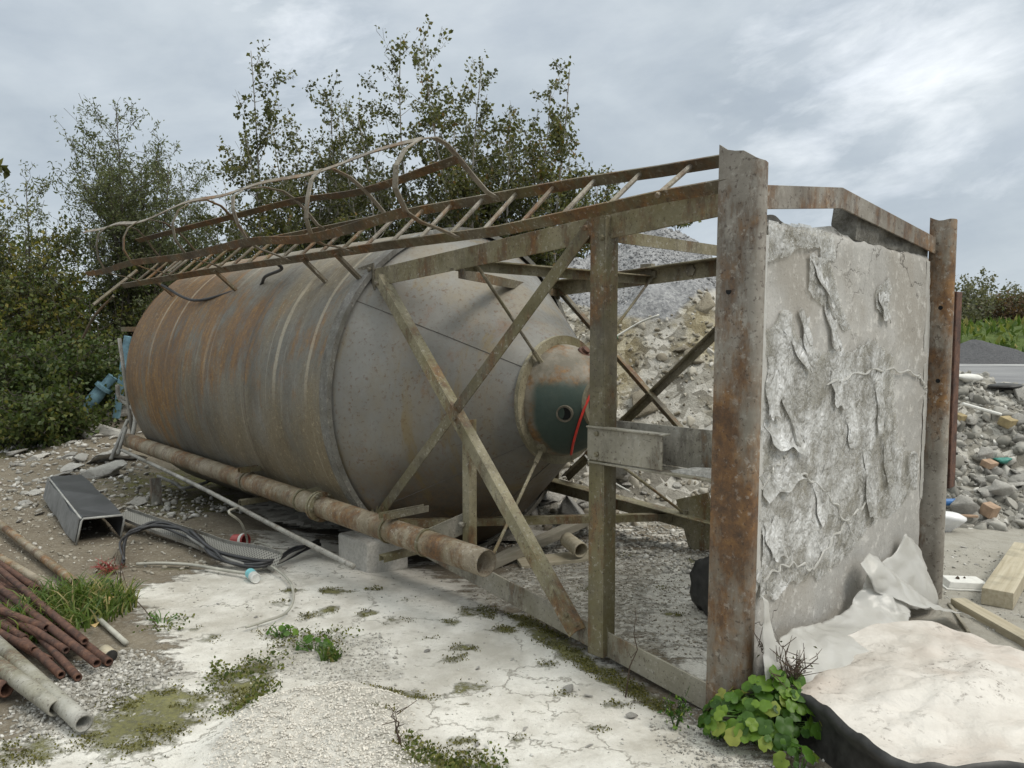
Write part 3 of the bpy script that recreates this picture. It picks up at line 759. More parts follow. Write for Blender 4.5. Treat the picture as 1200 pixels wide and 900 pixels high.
grav = np.maximum.reduce([poly_mask(GP, g_, 0.2) for g_ in GRAVELS])
grav = np.maximum(grav, 0.0)
yard = sstep(1.2, 2.6, GP[:, 0] - 0.15 * (GP[:, 1] - 4))         # paler trodden yard on the right
far = sstep(9, 22, GP[:, 1])
ni, nj = len(gx), len(gy)
ii = np.arange(ni * nj).reshape(ni, nj)
FQ = np.stack([ii[:-1, :-1], ii[1:, :-1], ii[1:, 1:], ii[:-1, 1:]], -1).reshape(-1, 4)
def m_ground():
    N = NT('lime_dusted_yard_ground')
    dustA, mossA, gravA, yardA, farA = (N.attr(k) for k in ('dust', 'moss', 'gravel', 'yard', 'far'))
    n1 = N.noise(2.2, 8, 0.68); n2 = N.noise(9, 8, 0.72, dist=0.4); n3 = N.noise(45, 6, 0.75); n4 = N.noise(160, 3, 0.7)
    st = N.noise(1.0, 7, 0.7, N.map((2.2, 8, 1), (0, 0, 0.25)))
    dirt = N.mix(N.ramp(n1, [(0.3, 0.0), (0.7, 1.0)]), (0.115, 0.09, 0.06), (0.215, 0.182, 0.13))
    dirt = N.mix(N.math('MULTIPLY', N.ramp(n3, [(0.5, 0.0), (0.66, 1.0)]), 0.55), dirt, (0.36, 0.335, 0.285))
    dirt = N.mix(N.math('MULTIPLY', N.ramp(n2, [(0.56, 0.0), (0.7, 1.0)]), 0.6), dirt, (0.105, 0.085, 0.06))
    yard = N.mix(N.ramp(n2, [(0.3, 0.0), (0.7, 1.0)]), (0.29, 0.27, 0.225), (0.38, 0.36, 0.315))
    col = N.mix(yardA, dirt, yard)
    asph = N.mix(N.ramp(N.noise(0.25, 6, 0.6), [(0.35, 0.0), (0.65, 1.0)]), (0.165, 0.165, 0.17), (0.25, 0.25, 0.25))
    col = N.mix(farA, col, asph)
    # washed gravel between
    gv = N.voro(38, None, 'F1', 'Color'); gsep = N.xyz(gv)
    gcol = N.ramp(gsep[0], [(0.0, (0.15, 0.135, 0.105)), (0.5, (0.30, 0.28, 0.235)), (1.0, (0.52, 0.495, 0.44))])
    gm = N.ramp(N.math('ADD', gravA, N.math('MULTIPLY', N.math('SUBTRACT', n2, 0.5), 0.9)), [(0.40, 0.0), (0.62, 1.0)])
    # lime dust: white crust with worn and damp patches
    dn = N.math('ADD', N.math('MULTIPLY', N.math('SUBTRACT', n2, 0.5), 1.0), N.math('MULTIPLY', N.math('SUBTRACT', st, 0.5), 1.5))
    dn = N.math('ADD', dn, N.math('MULTIPLY', N.math('SUBTRACT', n3, 0.5), 0.35))
    dm = N.ramp(N.math('ADD', dustA, dn), [(0.44, 0.0), (0.60, 1.0)])
    dcol = N.mix(N.ramp(n1, [(0.36, 0.0), (0.58, 1.0)]), (0.47, 0.44, 0.38), (0.74, 0.715, 0.655))
    dcol = N.mix(N.math('MULTIPLY', N.ramp(N.noise(0.8, 7, 0.62, N.map(loc=(2, 9, 4))), [(0.48, 0.0), (0.62, 1.0)]), 0.55), dcol, (0.40, 0.38, 0.335))
    dcol = N.mix(N.math('MULTIPLY', N.ramp(n3, [(0.55, 0.0), (0.72, 1.0)]), 0.5), dcol, (0.42, 0.395, 0.34))
    dcol = N.mix(N.math('MULTIPLY', N.ramp(n4, [(0.6, 0.0), (0.72, 1.0)]), 0.45), dcol, (0.30, 0.28, 0.24))
    cr = N.ramp(N.voro(1.9, N.map(vec=N.mix(0.3, N.obj, N.noise(2.6, 5, 0.7, col=True))), 'DISTANCE_TO_EDGE'), [(0.0, 1.0), (0.012, 0.0)])
    cr = N.math('MULTIPLY', cr, N.ramp(n1, [(0.40, 0.0), (0.50, 1.0)]))
    dcol = N.mix(N.math('MULTIPLY', cr, 0.75), dcol, (0.20, 0.18, 0.14))
    col = N.mix(dm, col, dcol)
    col = N.mix(N.math('MULTIPLY', gm, 0.85), col, N.mix(N.math('MULTIPLY', dm, 0.5), gcol, dcol))
    # scattered dark crumbs and dead moss on the dust
    cd = N.math('MULTIPLY', N.ramp(N.noise(13, 7, 0.75, N.map((1, 1.6, 1), loc=(3, 3, 3))), [(0.585, 0.0), (0.635, 1.0)]), N.ramp(n1, [(0.40, 0.0), (0.56, 1.0)]))
    col = N.mix(N.math('MULTIPLY', N.math('MULTIPLY', cd, dm), 0.8), col, (0.15, 0.135, 0.09))
    mm = N.ramp(N.math('ADD', mossA, N.math('MULTIPLY', N.math('SUBTRACT', N.noise(9, 8, 0.78), 0.5), 3.2)), [(0.48, 0.0), (0.90, 1.0)])
    mcol = N.ramp(N.math('ADD', N.math('MULTIPLY', n3, 0.6), N.math('MULTIPLY', n1, 0.4)), [(0.36, (0.045, 0.043, 0.018)), (0.5, (0.115, 0.112, 0.022)), (0.64, (0.20, 0.19, 0.045))])
    col = N.mix(N.math('MULTIPLY', mm, 0.92), col, mcol)
    h = N.math('ADD', N.math('MULTIPLY', n3, 0.6), N.math('MULTIPLY', n2, 1.0))
    h = N.math('ADD', h, N.math('MULTIPLY', N.math('ADD', dm, mm), 0.7))
    h = N.math('ADD', h, N.math('MULTIPLY', N.math('MULTIPLY', gm, gsep[1]), 0.6))
    h = N.math('SUBTRACT', h, N.math('MULTIPLY', cr, 0.3))
    rough = N.math('SUBTRACT', 0.95, N.math('MULTIPLY', N.ramp(n1, [(0.5, 0.0), (0.7, 1.0)]), 0.12))
    return N.out(col, rough, 0, N.bump(h, 0.75, 0.022))
M_GROUND = m_ground()
me = fast_mesh('ground', np.c_[GP, GH], FQ, M_GROUND, True,
               {'dust': (np.clip(dust + wob * 0.5 * (dust > 0.02), 0, 1.4), 'POINT'), 'moss': (moss, 'POINT'), 'gravel': (grav, 'POINT'), 'yard': (yard, 'POINT'), 'far': (far, 'POINT')})
tag(link('ground', me), kind='structure')
def gz(x, y):
    return float(ground_h(np.array([[x, y]]))[0])
def onground(px, py, dz=0.0):
    p = at(px, py, 0.0); p[2] = gz(p[0], p[1]) + dz; return p

# ------------------------------------------------------------------ stones
def rock_proto(seed, sub=2, cuts=11, flat=0.7, lo=0.45, hi=0.85):
    import bmesh
    r = np.random.default_rng(seed)
    bm = bmesh.new(); bmesh.ops.create_icosphere(bm, subdivisions=sub, radius=1.0)
    V = np.array([v.co for v in bm.verts]); F = np.array([[v.index for v in f.verts] for f in bm.faces]); bm.free()
    for _ in range(cuts):
        nrm = r.normal(size=3); nrm /= np.linalg.norm(nrm); d = r.uniform(lo, hi)
        k = V @ nrm - d; V = V - np.outer(np.maximum(k, 0), nrm)
    V = V * r.uniform(0.65, 1.25, 3) * np.array([1, 1, flat])
    V = V + (fbm(V * 4.1 + seed, 3, seed)[:, None] - 0.5) * (0.30 if sub > 2 else 0.10) * V
    return V, F
PROTO15 = [rock_proto(400 + i, 2, 9, 0.8, 0.2, 0.6) for i in range(12)]
PROTO1 = [rock_proto(100 + i, 1, 7, 0.8, 0.25, 0.7) for i in range(10)]
PROTO2 = [rock_proto(200 + i, 3, 16, 0.75, 0.28, 0.72) for i in range(14)]
def rotm(r, n):
    q = r.normal(size=(n, 4)); q /= np.linalg.norm(q, axis=1)[:, None]
    w, x, y, z = q.T
    return np.stack([np.stack([1 - 2 * (y * y + z * z), 2 * (x * y - z * w), 2 * (x * z + y * w)], -1),
                     np.stack([2 * (x * y + z * w), 1 - 2 * (x * x + z * z), 2 * (y * z - x * w)], -1),
                     np.stack([2 * (x * z - y * w), 2 * (y * z + x * w), 1 - 2 * (x * x + y * y)], -1)], 1)
def scatter(name, P, S, mat, protos=PROTO1, seed=1, tone=None, flatten=None):
    """one mesh of many small stones (stuff)"""
    r = np.random.default_rng(seed); n = len(P)
    RM = rotm(r, n); kind = r.integers(0, len(protos), n)
    tone = r.uniform(0, 1, n) if tone is None else tone
    Vs, Fs, T, off = [], [], [], 0
    for k, (V, F) in enumerate(protos):
        idx = np.where(kind == k)[0]
        if not len(idx): continue
        W = np.einsum('nij,vj->nvi', RM[idx], V) * S[idx][:, None, None]
        if flatten is not None: W[:, :, 2] *= flatten
        W = W + P[idx][:, None, :]
        Vs.append(W.reshape(-1, 3))
        Fs.append((F[None] + (np.arange(len(idx)) * len(V))[:, None, None] + off).reshape(-1, 3))
        T.append(np.repeat(tone[idx], len(V))); off += len(idx) * len(V)
    me = fast_mesh(name, np.concatenate(Vs), np.concatenate(Fs), mat, False, {'tone': (np.concatenate(T), 'POINT')})
    return tag(link(name, me), kind='stuff')
def in_poly(n, poly, r):
    poly = np.asarray(poly)[:, :2]; lo, hi = poly.min(0), poly.max(0)
    out = []
    while sum(len(o) for o in out) < n:
        q = r.uniform(lo, hi, (n * 2, 2)); m = poly_mask(q, poly, 0.12)
        out.append(q[r.uniform(size=len(q)) < m])
    return np.concatenate(out)[:n]

# ------------------------------------------------------------------ rubble mound behind the silo
def mound_h(P):
    x, y = P[:, 0], P[:, 1]
    n1 = fbm(P * 0.7, 4, 71) - 0.5; n2 = fbm(P * 2.6, 4, 72) - 0.5
    A = 3.12 * np.exp(-((x - 1.75) / 2.15) ** 2 - ((y - 11.0) / 2.9) ** 2)
    A2 = 2.1 * np.exp(-((x + 0.2) / 1.6) ** 2 - ((y - 11.6) / 2.0) ** 2)
    B = 1.35 * np.exp(-((x - 5.2) / 2.6) ** 4 - ((y - 8.2) / 1.6) ** 2)
    C_ = 0.85 * np.exp(-((x - 2.4) / 2.0) ** 2 - ((y - 8.2) / 1.3) ** 2)
    h = np.maximum(np.maximum(A, A2), 0) + 0.55 * np.maximum(B, C_) + 0.25 * np.minimum(B, 1.0)
    lim = sstep(5.95, 7.0, y + 0.25 * n1)
    h = h * lim * (1 + 0.5 * n1) + (n1 * 0.25 + n2 * 0.22) * np.clip(h * 2, 0, 1) * lim
    return h - 0.06
mx_ = np.arange(-2.6, 9.5, 0.06); my_ = np.arange(5.8, 15.0, 0.06)
MX, MY = np.meshgrid(mx_, my_, indexing='ij'); MP = np.c_[MX.ravel(), MY.ravel()]
MH = mound_h(MP)
MH = MH + 0.05 * (ridge(MP * 3.2, 3, 90) - 0.5) * np.clip(MH, 0, 1)
def heap_mask(P, h):
    return sstep(1.75, 2.15, h + 0.9 * (fbm(P * 0.8, 3, 120) - 0.5) - 0.10 * np.abs(P[:, 0] - 1.6)) * sstep(0.2, 1.0, P[:, 0] + 1.0)
GREY = np.clip(heap_mask(MP, MH), 0, 1)
BRN = np.exp(-((MP[:, 0] - 1.55) / 1.0) ** 2 - ((MH - 1.35) / 0.75) ** 2) * sstep(0.3, 0.55, fbm(MP * 0.9, 3, 130))
ii = np.arange(len(MP)).reshape(len(mx_), len(my_))
keepq = np.stack([ii[:-1, :-1], ii[1:, :-1], ii[1:, 1:], ii[:-1, 1:]], -1).reshape(-1, 4)
keepq = keepq[(MH[keepq].max(1) > -0.05)]
def m_mound():
    N = NT('mixed_rubble_spoil')
    g, b = N.attr('grey'), N.attr('brown')
    n1 = N.noise(4, 8, 0.72); n2 = N.noise(22, 7, 0.75)
    v = N.xyz(N.voro(11, None, 'F1', 'Color'))
    base = N.ramp(N.math('ADD', N.math('MULTIPLY', v[0], 0.5), N.math('MULTIPLY', n2, 0.5)), [(0.25, (0.18, 0.165, 0.135)), (0.5, (0.33, 0.31, 0.265)), (0.72, (0.56, 0.535, 0.48))])
    brn = N.ramp(N.math('ADD', N.math('MULTIPLY', v[1], 0.4), N.math('MULTIPLY', n2, 0.6)), [(0.28, (0.15, 0.12, 0.065)), (0.5, (0.29, 0.245, 0.15)), (0.72, (0.50, 0.45, 0.33))])
    vg = N.xyz(N.voro(34, None, 'F1', 'Color'))
    gry = N.ramp(N.math('ADD', N.math('MULTIPLY', vg[0], 0.5), N.math('MULTIPLY', n1, 0.5)), [(0.25, (0.21, 0.212, 0.218)), (0.5, (0.30, 0.30, 0.305)), (0.75, (0.40, 0.40, 0.40))])
    c = N.mix(N.ramp(N.math('ADD', b, N.math('MULTIPLY', N.math('SUBTRACT', n1, 0.5), 0.8)), [(0.35, 0.0), (0.6, 1.0)]), base, brn)
    c = N.mix(N.ramp(N.math('ADD', g, N.math('MULTIPLY', N.math('SUBTRACT', n1, 0.5), 0.6)), [(0.4, 0.0), (0.6, 1.0)]), c, gry)
    h = N.math('ADD', N.math('ADD', n1, N.math('MULTIPLY', n2, 0.8)), N.math('MULTIPLY', v[2], 0.6))
    return N.out(c, 0.95, 0, N.bump(h, 0.8, 0.05))
M_MOUND = m_mound()
me = fast_mesh('rubble_mound', np.c_[MP, MH], keepq, M_MOUND, True, {'grey': (GREY, 'POINT'), 'brown': (BRN, 'POINT')})
tag(link('rubble_mound', me), kind='structure')
def mh_at(P):
    return mound_h(P) + 0.05 * (ridge(P * 3.2, 3, 90) - 0.5) * np.clip(mound_h(P), 0, 1)

def leaf_mesh(P, size, r, mat, name, asp=1.6, droop=0.4, tone=None, cup=0.15):
    n = len(P)
    d = r.normal(size=(n, 3)); d[:, 2] -= droop * 1.2; d /= np.linalg.norm(d, axis=1)[:, None]
    x = np.cross(d, r.normal(size=(n, 3))); x /= np.linalg.norm(x, axis=1)[:, None] + 1e-9
    nn = np.cross(d, x)
    sz = size * r.uniform(0.65, 1.25, n)[:, None]
    w = sz / asp / 2 * 1.0
    V = np.stack([P, P + d * sz * 0.45 + x * w + nn * sz * cup, P + d * sz, P + d * sz * 0.45 - x * w + nn * sz * cup], 1).reshape(-1, 3)
    F = np.arange(n * 4).reshape(n, 4)
    tone = r.uniform(0, 1, n) if tone is None else tone
    return fast_mesh(name, V, F, mat, False, {'tone': (np.repeat(tone, 4), 'POINT')})
# ------------------------------------------------------------------ far yard: road, bank
gb = np.arange(0, 60, 0.9); hb = np.arange(0, 24, 0.9)
BX, BY = np.meshgrid(gb + 26, hb + 50, indexing='ij'); BP = np.c_[BX.ravel(), BY.ravel()]
BHt = 2.5 * sstep(0, 7, BP[:, 1] - 50.5 - 2.5 * (fbm(BP * 0.12, 2, 9) - 0.5)) * sstep(28, 36, BP[:, 0] - 0.12 * (BP[:, 1] - 50)) + 1.0 * (fbm(BP * 0.25, 3, 5) - 0.5) - 0.35
ii = np.arange(len(BP)).reshape(len(gb), len(hb))
q_ = np.stack([ii[:-1, :-1], ii[1:, :-1], ii[1:, 1:], ii[:-1, 1:]], -1).reshape(-1, 4)
N = NT('grassy_bank_turf')
n_ = N.noise(0.9, 7, 0.75)
M_BANK = N.out(N.ramp(n_, [(0.3, (0.07, 0.105, 0.022)), (0.55, (0.13, 0.19, 0.04)), (0.75, (0.24, 0.27, 0.09))]), 0.95, 0, N.bump(N.noise(3, 6, 0.8), 1.0, 0.4))
tag(link('grassy_bank', fast_mesh('grassy_bank', np.c_[BP, BHt], q_, M_BANK, True)), kind='structure')
_r = np.random.default_rng(61); _k = _r.integers(0, len(BP), 5200); _k = _k[BHt[_k] > 0.1]
_P = np.c_[BP[_k] + _r.uniform(-.45, .45, (len(_k), 2)), BHt[_k]]
tag(link('bank_grass', leaf_mesh(_P, 0.8, _r, M_GRASS, 'bank_grass', 3.0, -1.2)), kind='stuff')
# dark gravel heap in front of the bank
HX, HY = np.meshgrid(np.linspace(-5, 5, 40), np.linspace(-4, 4, 34), indexing='ij'); HP = np.c_[HX.ravel(), HY.ravel()]
HH = 1.35 * np.maximum(0, 1 - np.hypot(HP[:, 0] / 4.2, HP[:, 1] / 3.4)) * (0.85 + 0.4 * fbm(HP * 0.8, 3, 2)) - 0.05
ii = np.arange(len(HP)).reshape(40, 34)
q_ = np.stack([ii[:-1, :-1], ii[1:, :-1], ii[1:, 1:], ii[:-1, 1:]], -1).reshape(-1, 4)
N = NT('dark_gravel')
M_DARKGR = N.out(N.ramp(N.noise(7, 6, 0.8), [(0.3, (0.075, 0.075, 0.08)), (0.7, (0.17, 0.17, 0.175))]), 0.95, 0, N.bump(N.noise(9, 5, 0.8), 1.0, 0.2))
c_ = at(1142, 424)
o = link('gravel_heap', fast_mesh('gravel_heap', np.c_[HP, HH], q_, M_DARKGR, True), Matrix.Translation(Vector((c_[0], c_[1], 0))))
tag(o, 'dark gravel heap in front of the distant grassy bank', 'gravel heap')
N = NT('pale_worn_track')
M_TRACK = N.out(N.ramp(N.noise(0.6, 6, 0.7, N.map((0.3, 1, 1))), [(0.35, (0.24, 0.24, 0.24)), (0.65, (0.42, 0.42, 0.41))]), 0.9)
mb = MB()
pts = [(x, 37.5 + 0.03 * x + 1.2 * math.sin(x * 0.12)) for x in np.linspace(4, 60, 30)]
mb.grid([[(x, y - 1.2 - 0.3 * math.sin(x), 0.012) for x, y in pts], [(x, y + 1.0 + 0.4 * math.sin(x * 1.3), 0.012) for x, y in pts]])
tag(mb.build('track', M_TRACK), kind='structure')

# ------------------------------------------------------------------ silo
SM = Matrix(((UX[0], AX[0], 0, P0[0]), (UX[1], AX[1], 0, P0[1]), (0, 0, 1, 0), (0, 0, 0, 1)))
silo = link('silo', None, SM)
silo.empty_display_size = 0.3
tag(silo, 'big rusty steel silo lying on its side with leg frame and caged ladder', 'silo')
TC = L(0, TUC, TZC)
# barrel, slightly dented
n_ang, n_s = 128, 70
ss = np.linspace(TSR - 0.005, TSB, n_s)
V = []
for s in ss:
    for k in range(n_ang):
        a = 2 * PI * k / n_ang
        V.append((s, a))
V = np.array(V)
p3 = np.c_[np.cos(V[:, 1]) * 1.3, np.sin(V[:, 1]) * 1.3, V[:, 0] * 0.9]
rad = TR + 0.018 * (fbm(p3, 3, 5) - 0.5)
for s0 in (4.1, 5.35):
    rad += 0.005 * np.exp(-((V[:, 0] - s0) / 0.02) ** 2)
for s0 in (4.86, 5.72, 6.2, 3.62):
    rad += 0.004 * np.exp(-((V[:, 0] - s0) / 0.05) ** 2)
Pb = P0 + np.outer(V[:, 0], AX) + np.outer(TUC + rad * np.cos(V[:, 1]), UX) + np.outer(TZC + rad * np.sin(V[:, 1]), ZX)
mb = MB(); mb.add(Pb, [(i * n_ang + k, i * n_ang + (k + 1) % n_ang, (i + 1) * n_ang + (k + 1) % n_ang, (i + 1) * n_ang + k) for i in range(n_s - 1) for k in range(n_ang)])
mb.build('barrel', M_TANK, silo, smooth=True, fixn=True)
MB().lathe(TC, AX, [(TSB - 0.001, TR), (TSB + 0.05, TR - 0.01), (TSB + 0.16, TR * 0.86), (TSB + 0.25, TR * 0.55), (TSB + 0.29, 0.2), (TSB + 0.30, 0)], 96, UX).build('roof', M_TANK, silo, smooth=True, fixn=True)
MB().lathe(TC, AX, [(TSR - 0.085, TR - 0.03), (TSR - 0.085, TR + 0.006), (TSR + 0.01, TR + 0.006), (TSR + 0.01, TR - 0.004)], 128, UX).build('skirt_ring', M_RING, silo, smooth=False, fixn=True)
SF, RF = 1.95, 0.414
prof = [(TSR - 0.02, TR - 0.012)]
for i in range(1, 25):
    t = i / 24; prof.append((TSR - 0.02 + (SF - TSR + 0.02) * t, (TR - 0.012) * (1 - t) + (RF - 0.02) * t + 0.012 * math.sin(PI * t)))
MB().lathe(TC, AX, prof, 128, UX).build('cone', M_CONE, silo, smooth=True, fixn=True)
# welded seam strips on the cone
mb = MB()
for a in (146, 221, 262, 40, 330):
    ca, sa = math.cos(R_(a)), math.sin(R_(a))
    pts = [P0 + AX * d + UX * (TUC + (r + 0.002) * ca) + ZX * (TZC + (r + 0.002) * sa) for d, r in prof[1:]]
    mb.tube(pts, 0.0028, 5)
mb.build('weld_seam', m_plain('dark_weld', (0.11, 0.10, 0.085), 0.7), silo)
MB().lathe(TC, AX, [(SF + 0.012, RF - 0.03), (SF + 0.012, RF + 0.022), (SF - 0.022, RF + 0.022), (SF - 0.022, RF - 0.09)], 80, UX).build('neck_flange', M_FRAME2, silo, fixn=True)
dome = MB().lathe(TC, AX, [(1.935, .379), (1.90, .374), (1.87, .364), (1.83, .35), (1.79, .33), (1.75, .305), (1.71, .272), (1.68, .245), (1.65, .208), (1.63, .18), (1.605, .15)], 80, UX).build('outlet_dome', M_DOME, silo, smooth=True, fixn=True)
MB().lathe(TC, AX, [(1.635, 0.172), (1.595, 0.168), (1.595, 0.132), (1.85, 0.13)], 48, UX).build('outlet_collar', M_FRAME2, dome, fixn=True)
MB().lathe(TC, AX, [(1.80, 0.131), (1.80, 0.0)], 32, UX).build('outlet_hole', M_HOLE, dome)
# screw port on the side of the dome
pp = L(1.70, 0.80, 1.096); pn = pp - L(1.93, TUC, TZC + 0.01); pn /= np.linalg.norm(pn); pn = pn - UX * 0.35; pn /= np.linalg.norm(pn)
port = MB().lathe(pp - pn * 0.1, pn, [(0, 0.054), (0.130, 0.054), (0.130, 0.0425), (0.0, 0.0425)], 28).build('threaded_port', M_FRAME, silo, smooth=False, fixn=True)
MB().lathe(pp - pn * 0.1, pn, [(0.113, 0.0415), (0.113, 0.0)], 20).build('port_hole', M_HOLE, port)

# four splayed legs: angles from the rim to the slab frame
KN = 0.047
def near_u(s): return 0.03 + KN * s
def far_u(s): return 2.15 - KN * s
def top_z(s): return 2.215 - 0.062 * s
def bot_z(s): return 0.045 + 0.088 * s
leg = {}
for nm, fu, fz, du, dz, m in (('nt', near_u, top_z, 1, -1, M_FRAME2), ('nb', near_u, bot_z, 1, 1, M_BEAM), ('ft', far_u, top_z, -1, -1, M_FRAME2), ('fb', far_u, bot_z, -1, 1, M_FRAME2)):
    s1 = 2.93
    if nm == 'nb':
        z0 = 0.115
        p0, p1 = L(0.06, fu(0.06), -0.057), L(s1, fu(s1), 0.24)
        mb = MB().angle(p0, p1, ZX, UX, 0.125, 0.012)
    elif nm == 'fb':
        p0, p1 = L(0.06, fu(0.06), 0.145), L(s1, fu(s1), 0.36)
        mb = MB().angle(p0, p1, -ZX, -UX, 0.125, 0.01)
    else:
        p0, p1 = L(0.06, fu(0.06), fz(0.06)), L(s1, fu(s1), fz(s1))
        mb = MB().angle(p0, p1, ZX * dz, UX * du, 0.12, 0.01)
    leg[nm] = mb.build('leg', m, silo, bevel=0.003)
# gusset plates with bolts where the legs meet the rim
for sgn_u, z, nm in ((-1, top_z(2.93) - 0.05, 'nt'), (-1, 0.32, 'nb'), (1, top_z(2.93) - 0.05, 'ft'), (1, 0.32, 'fb')):
    u0 = near_u(2.93) - 0.013 if sgn_u < 0 else far_u(2.93) + 0.003
    g = MB().bar(L(2.86, u0, z), L(3.10, u0 + 0.03 * sgn_u * -1, z - 0.02 if z > 1 else z + 0.02), ZX, 0.19, UX, 0.01, -0.095, 0).build('gusset', M_FRAME, silo, bevel=0.003)
    mb = MB()
    for k in range(3):
        mb.bolt(L(2.90 + 0.06 * k, u0 + (0.0 if sgn_u < 0 else 0.01), z + 0.05 - 0.035 * k), UX * sgn_u, 0.017, 0.02)
    mb.build('bolt', M_FRAME, g)
# near face: post, short post, X bracing
MB().angle(L(0.76, 0.028, 0.02), L(0.76, 0.028, 2.155), UX, AX, 0.095, 0.009).build('post', M_FRAME, silo, bevel=0.003)
MB().angle(L(0.76, 2.152, 0.16), L(0.76, 2.152, 2.15), -UX, AX, 0.095, 0.009).build('post', M_FRAME, silo, bevel=0.003)
MB().angle(L(1.865, 0.135, 0.20), L(1.865, 0.135, 1.09), UX, AX, 0.06, 0.007).build('short_post', M_FRAME2, silo)
def brace(p0, p1, n, w, mat, t=0.008, par=silo):
    p0, p1, n = (np.asarray(q, float) for q in (p0, p1, n))
    ax = (p1 - p0) / np.linalg.norm(p1 - p0); d = np.cross(n, ax)
    if d[2] < 0: d = -d
    m = MB(); m.bar(p0, p1, d, w, n, t, -w / 2, 0); m.bar(p0, p1, d, t, n, -w * 0.9, w / 2 - t, 0)
    return m.build('brace', mat, par, bevel=0.002)
brace(L(2.80, 0.135, 0.36), L(0.83, 0.035, 2.14), -UX, 0.07, M_FRAME)
brace(L(2.76, 0.112, 1.97), L(0.93, 0.012, 0.10), -UX, 0.07, M_FRAME2)
brace(L(2.86, 2.035, 1.95), L(0.95, 2.11, 0.22), UX, 0.06, M_LADDER)
brace(L(2.80, 2.06, 0.36), L(0.85, 2.14, 2.10), UX, 0.06, M_FRAME)
for s_, u_, z_ in ((0.86, 0.0, 2.10), (0.90, 0.0, 0.16), (0.97, 0.003, 0.19), (2.74, 0.10, 1.93), (2.70, 0.10, 0.43), (1.90, 0.06, 1.10), (1.86, 0.062, 1.06), (0.78, 0.026, 2.05), (0.80, 0.026, 1.12), (0.80, 0.026, 1.02), (1.9, 0.12, 0.30)):
    MB().bolt(L(s_, u_, z_), -UX, 0.014, 0.016).build('bolt', M_FRAME, silo)
# ring beams and top / bottom bracing
for p0, p1, d1, d2, w, m in ((L(2.92, 0.175, 1.985), L(2.92, 2.0, 1.985), -ZX, -AX, 0.07, M_FRAME2),
                             (L(1.90, 0.13, 2.03), L(1.98, 2.05, 2.04), -ZX, -AX, 0.065, M_FRAME2),
                             (L(1.95, 0.14, 1.985), L(2.85, 1.98, 1.97), -ZX, AX, 0.06, M_LADDER),
                             (L(2.70, 0.17, 0.335), L(1.72, 2.05, 0.235), -ZX, AX, 0.055, M_FRAME2),
                             (L(2.88, 0.19, 0.345), L(2.88, 2.0, 0.345), -ZX, AX, 0.07, M_FRAME),
                             (L(0.80, 0.05, 2.10), L(0.80, 2.13, 2.10), -ZX, AX, 0.06, M_FRAME2)):
    MB().angle(p0, p1, d1, d2, w, 0.008).build('cross_member', m, silo)
# open tray beam between the near post and the slab
tray = MB()
tray.bar(L(0.86, 0.022, 0.99), L(0.42, 0.012, 0.99), ZX, 0.155, UX, 0.008)
tray.bar(L(0.86, 0.022, 0.972), L(0.10, 0.008, 0.972), UX, 0.165, ZX, 0.010)
tray.bar(L(0.86, 0.18, 0.985), L(0.10, 0.17, 0.985), ZX, 0.185, UX, 0.008)
tray.bar(L(0.86, 0.010, 1.146), L(0.40, 0.0, 1.146), UX, 0.05, ZX, 0.008)
tray_o = tray.build('tray_beam', M_BEAM, silo, bevel=0.002)
# crust of spilt concrete on the slab end of the tray
V, F = PROTO2[3]
mb = MB(); mb.add(L(0.16, 0.10, 1.07) + V @ np.array([AX * 0.13, UX * 0.09, ZX * 0.13]), F)
V, F = PROTO2[5]
mb.add(L(0.24, 0.08, 1.0) + V @ np.array([AX * 0.17, UX * 0.085, ZX * 0.05]), F)
mb.build('concrete_crust', M_ROCK, tray_o)
# clamp and knuckle plates on the far top leg and the bottom far leg
mb = MB(); mb.bar(L(1.98, 2.03, 2.13), L(1.98, 2.03, 1.98), AX, 0.10, UX, 0.05, -0.05, 0)
mb.build('clamp_plate', M_FRAME, silo)
MB().bolt(L(1.60, 2.06, 2.06), -UX, 0.045, 0.02).build('pivot_bolt', M_FRAME, silo)
MB().bar(L(1.55, 2.03, 0.40), L(1.42, 2.03, 0.02), AX, 0.28, UX, 0.03, -0.14, 0).build('gusset', M_FRAME2, silo, bevel=0.004)
# tension rods from the neck to the legs, with lugs
for (su, sz, pend) in ((-1, 1, L(1.87, 0.15, 2.06)), (-1, -1, L(1.72, 0.15, 0.24)), (1, 1, L(1.92, 2.05, 2.04)), (1, -1, L(1.60, 2.03, 0.26))):
    e = L(SF - 0.05, TUC + su * 0.235, TZC + (0.245 if sz > 0 else -0.30))
    rod = MB().tube([pend, e], 0.0105, 8).build('tension_rod', M_FRAME if sz > 0 else M_FRAME2, silo)
    d = (e - pend) / np.linalg.norm(e - pend)
    mb = MB(); mb.tube([e - d * 0.13, e - d * 0.02], 0.017, 6)
    mb.bar(e - d * 0.03, e + d * 0.05, AX, 0.012, ZX, 0.05, -0.006, -0.025)
    mb.lathe(e + AX * 0.03, -AX, [(0, 0.0), (0, 0.032), (0.05, 0.032), (0.055, 0)], 8)
    mb.build('lug', M_FRAME2, rod)
    MB().bar(pend - AX * 0.03, pend + AX * 0.03, UX, 0.05, ZX, 0.05, -0.025, -0.02).build('anchor_block', M_FRAME, rod)
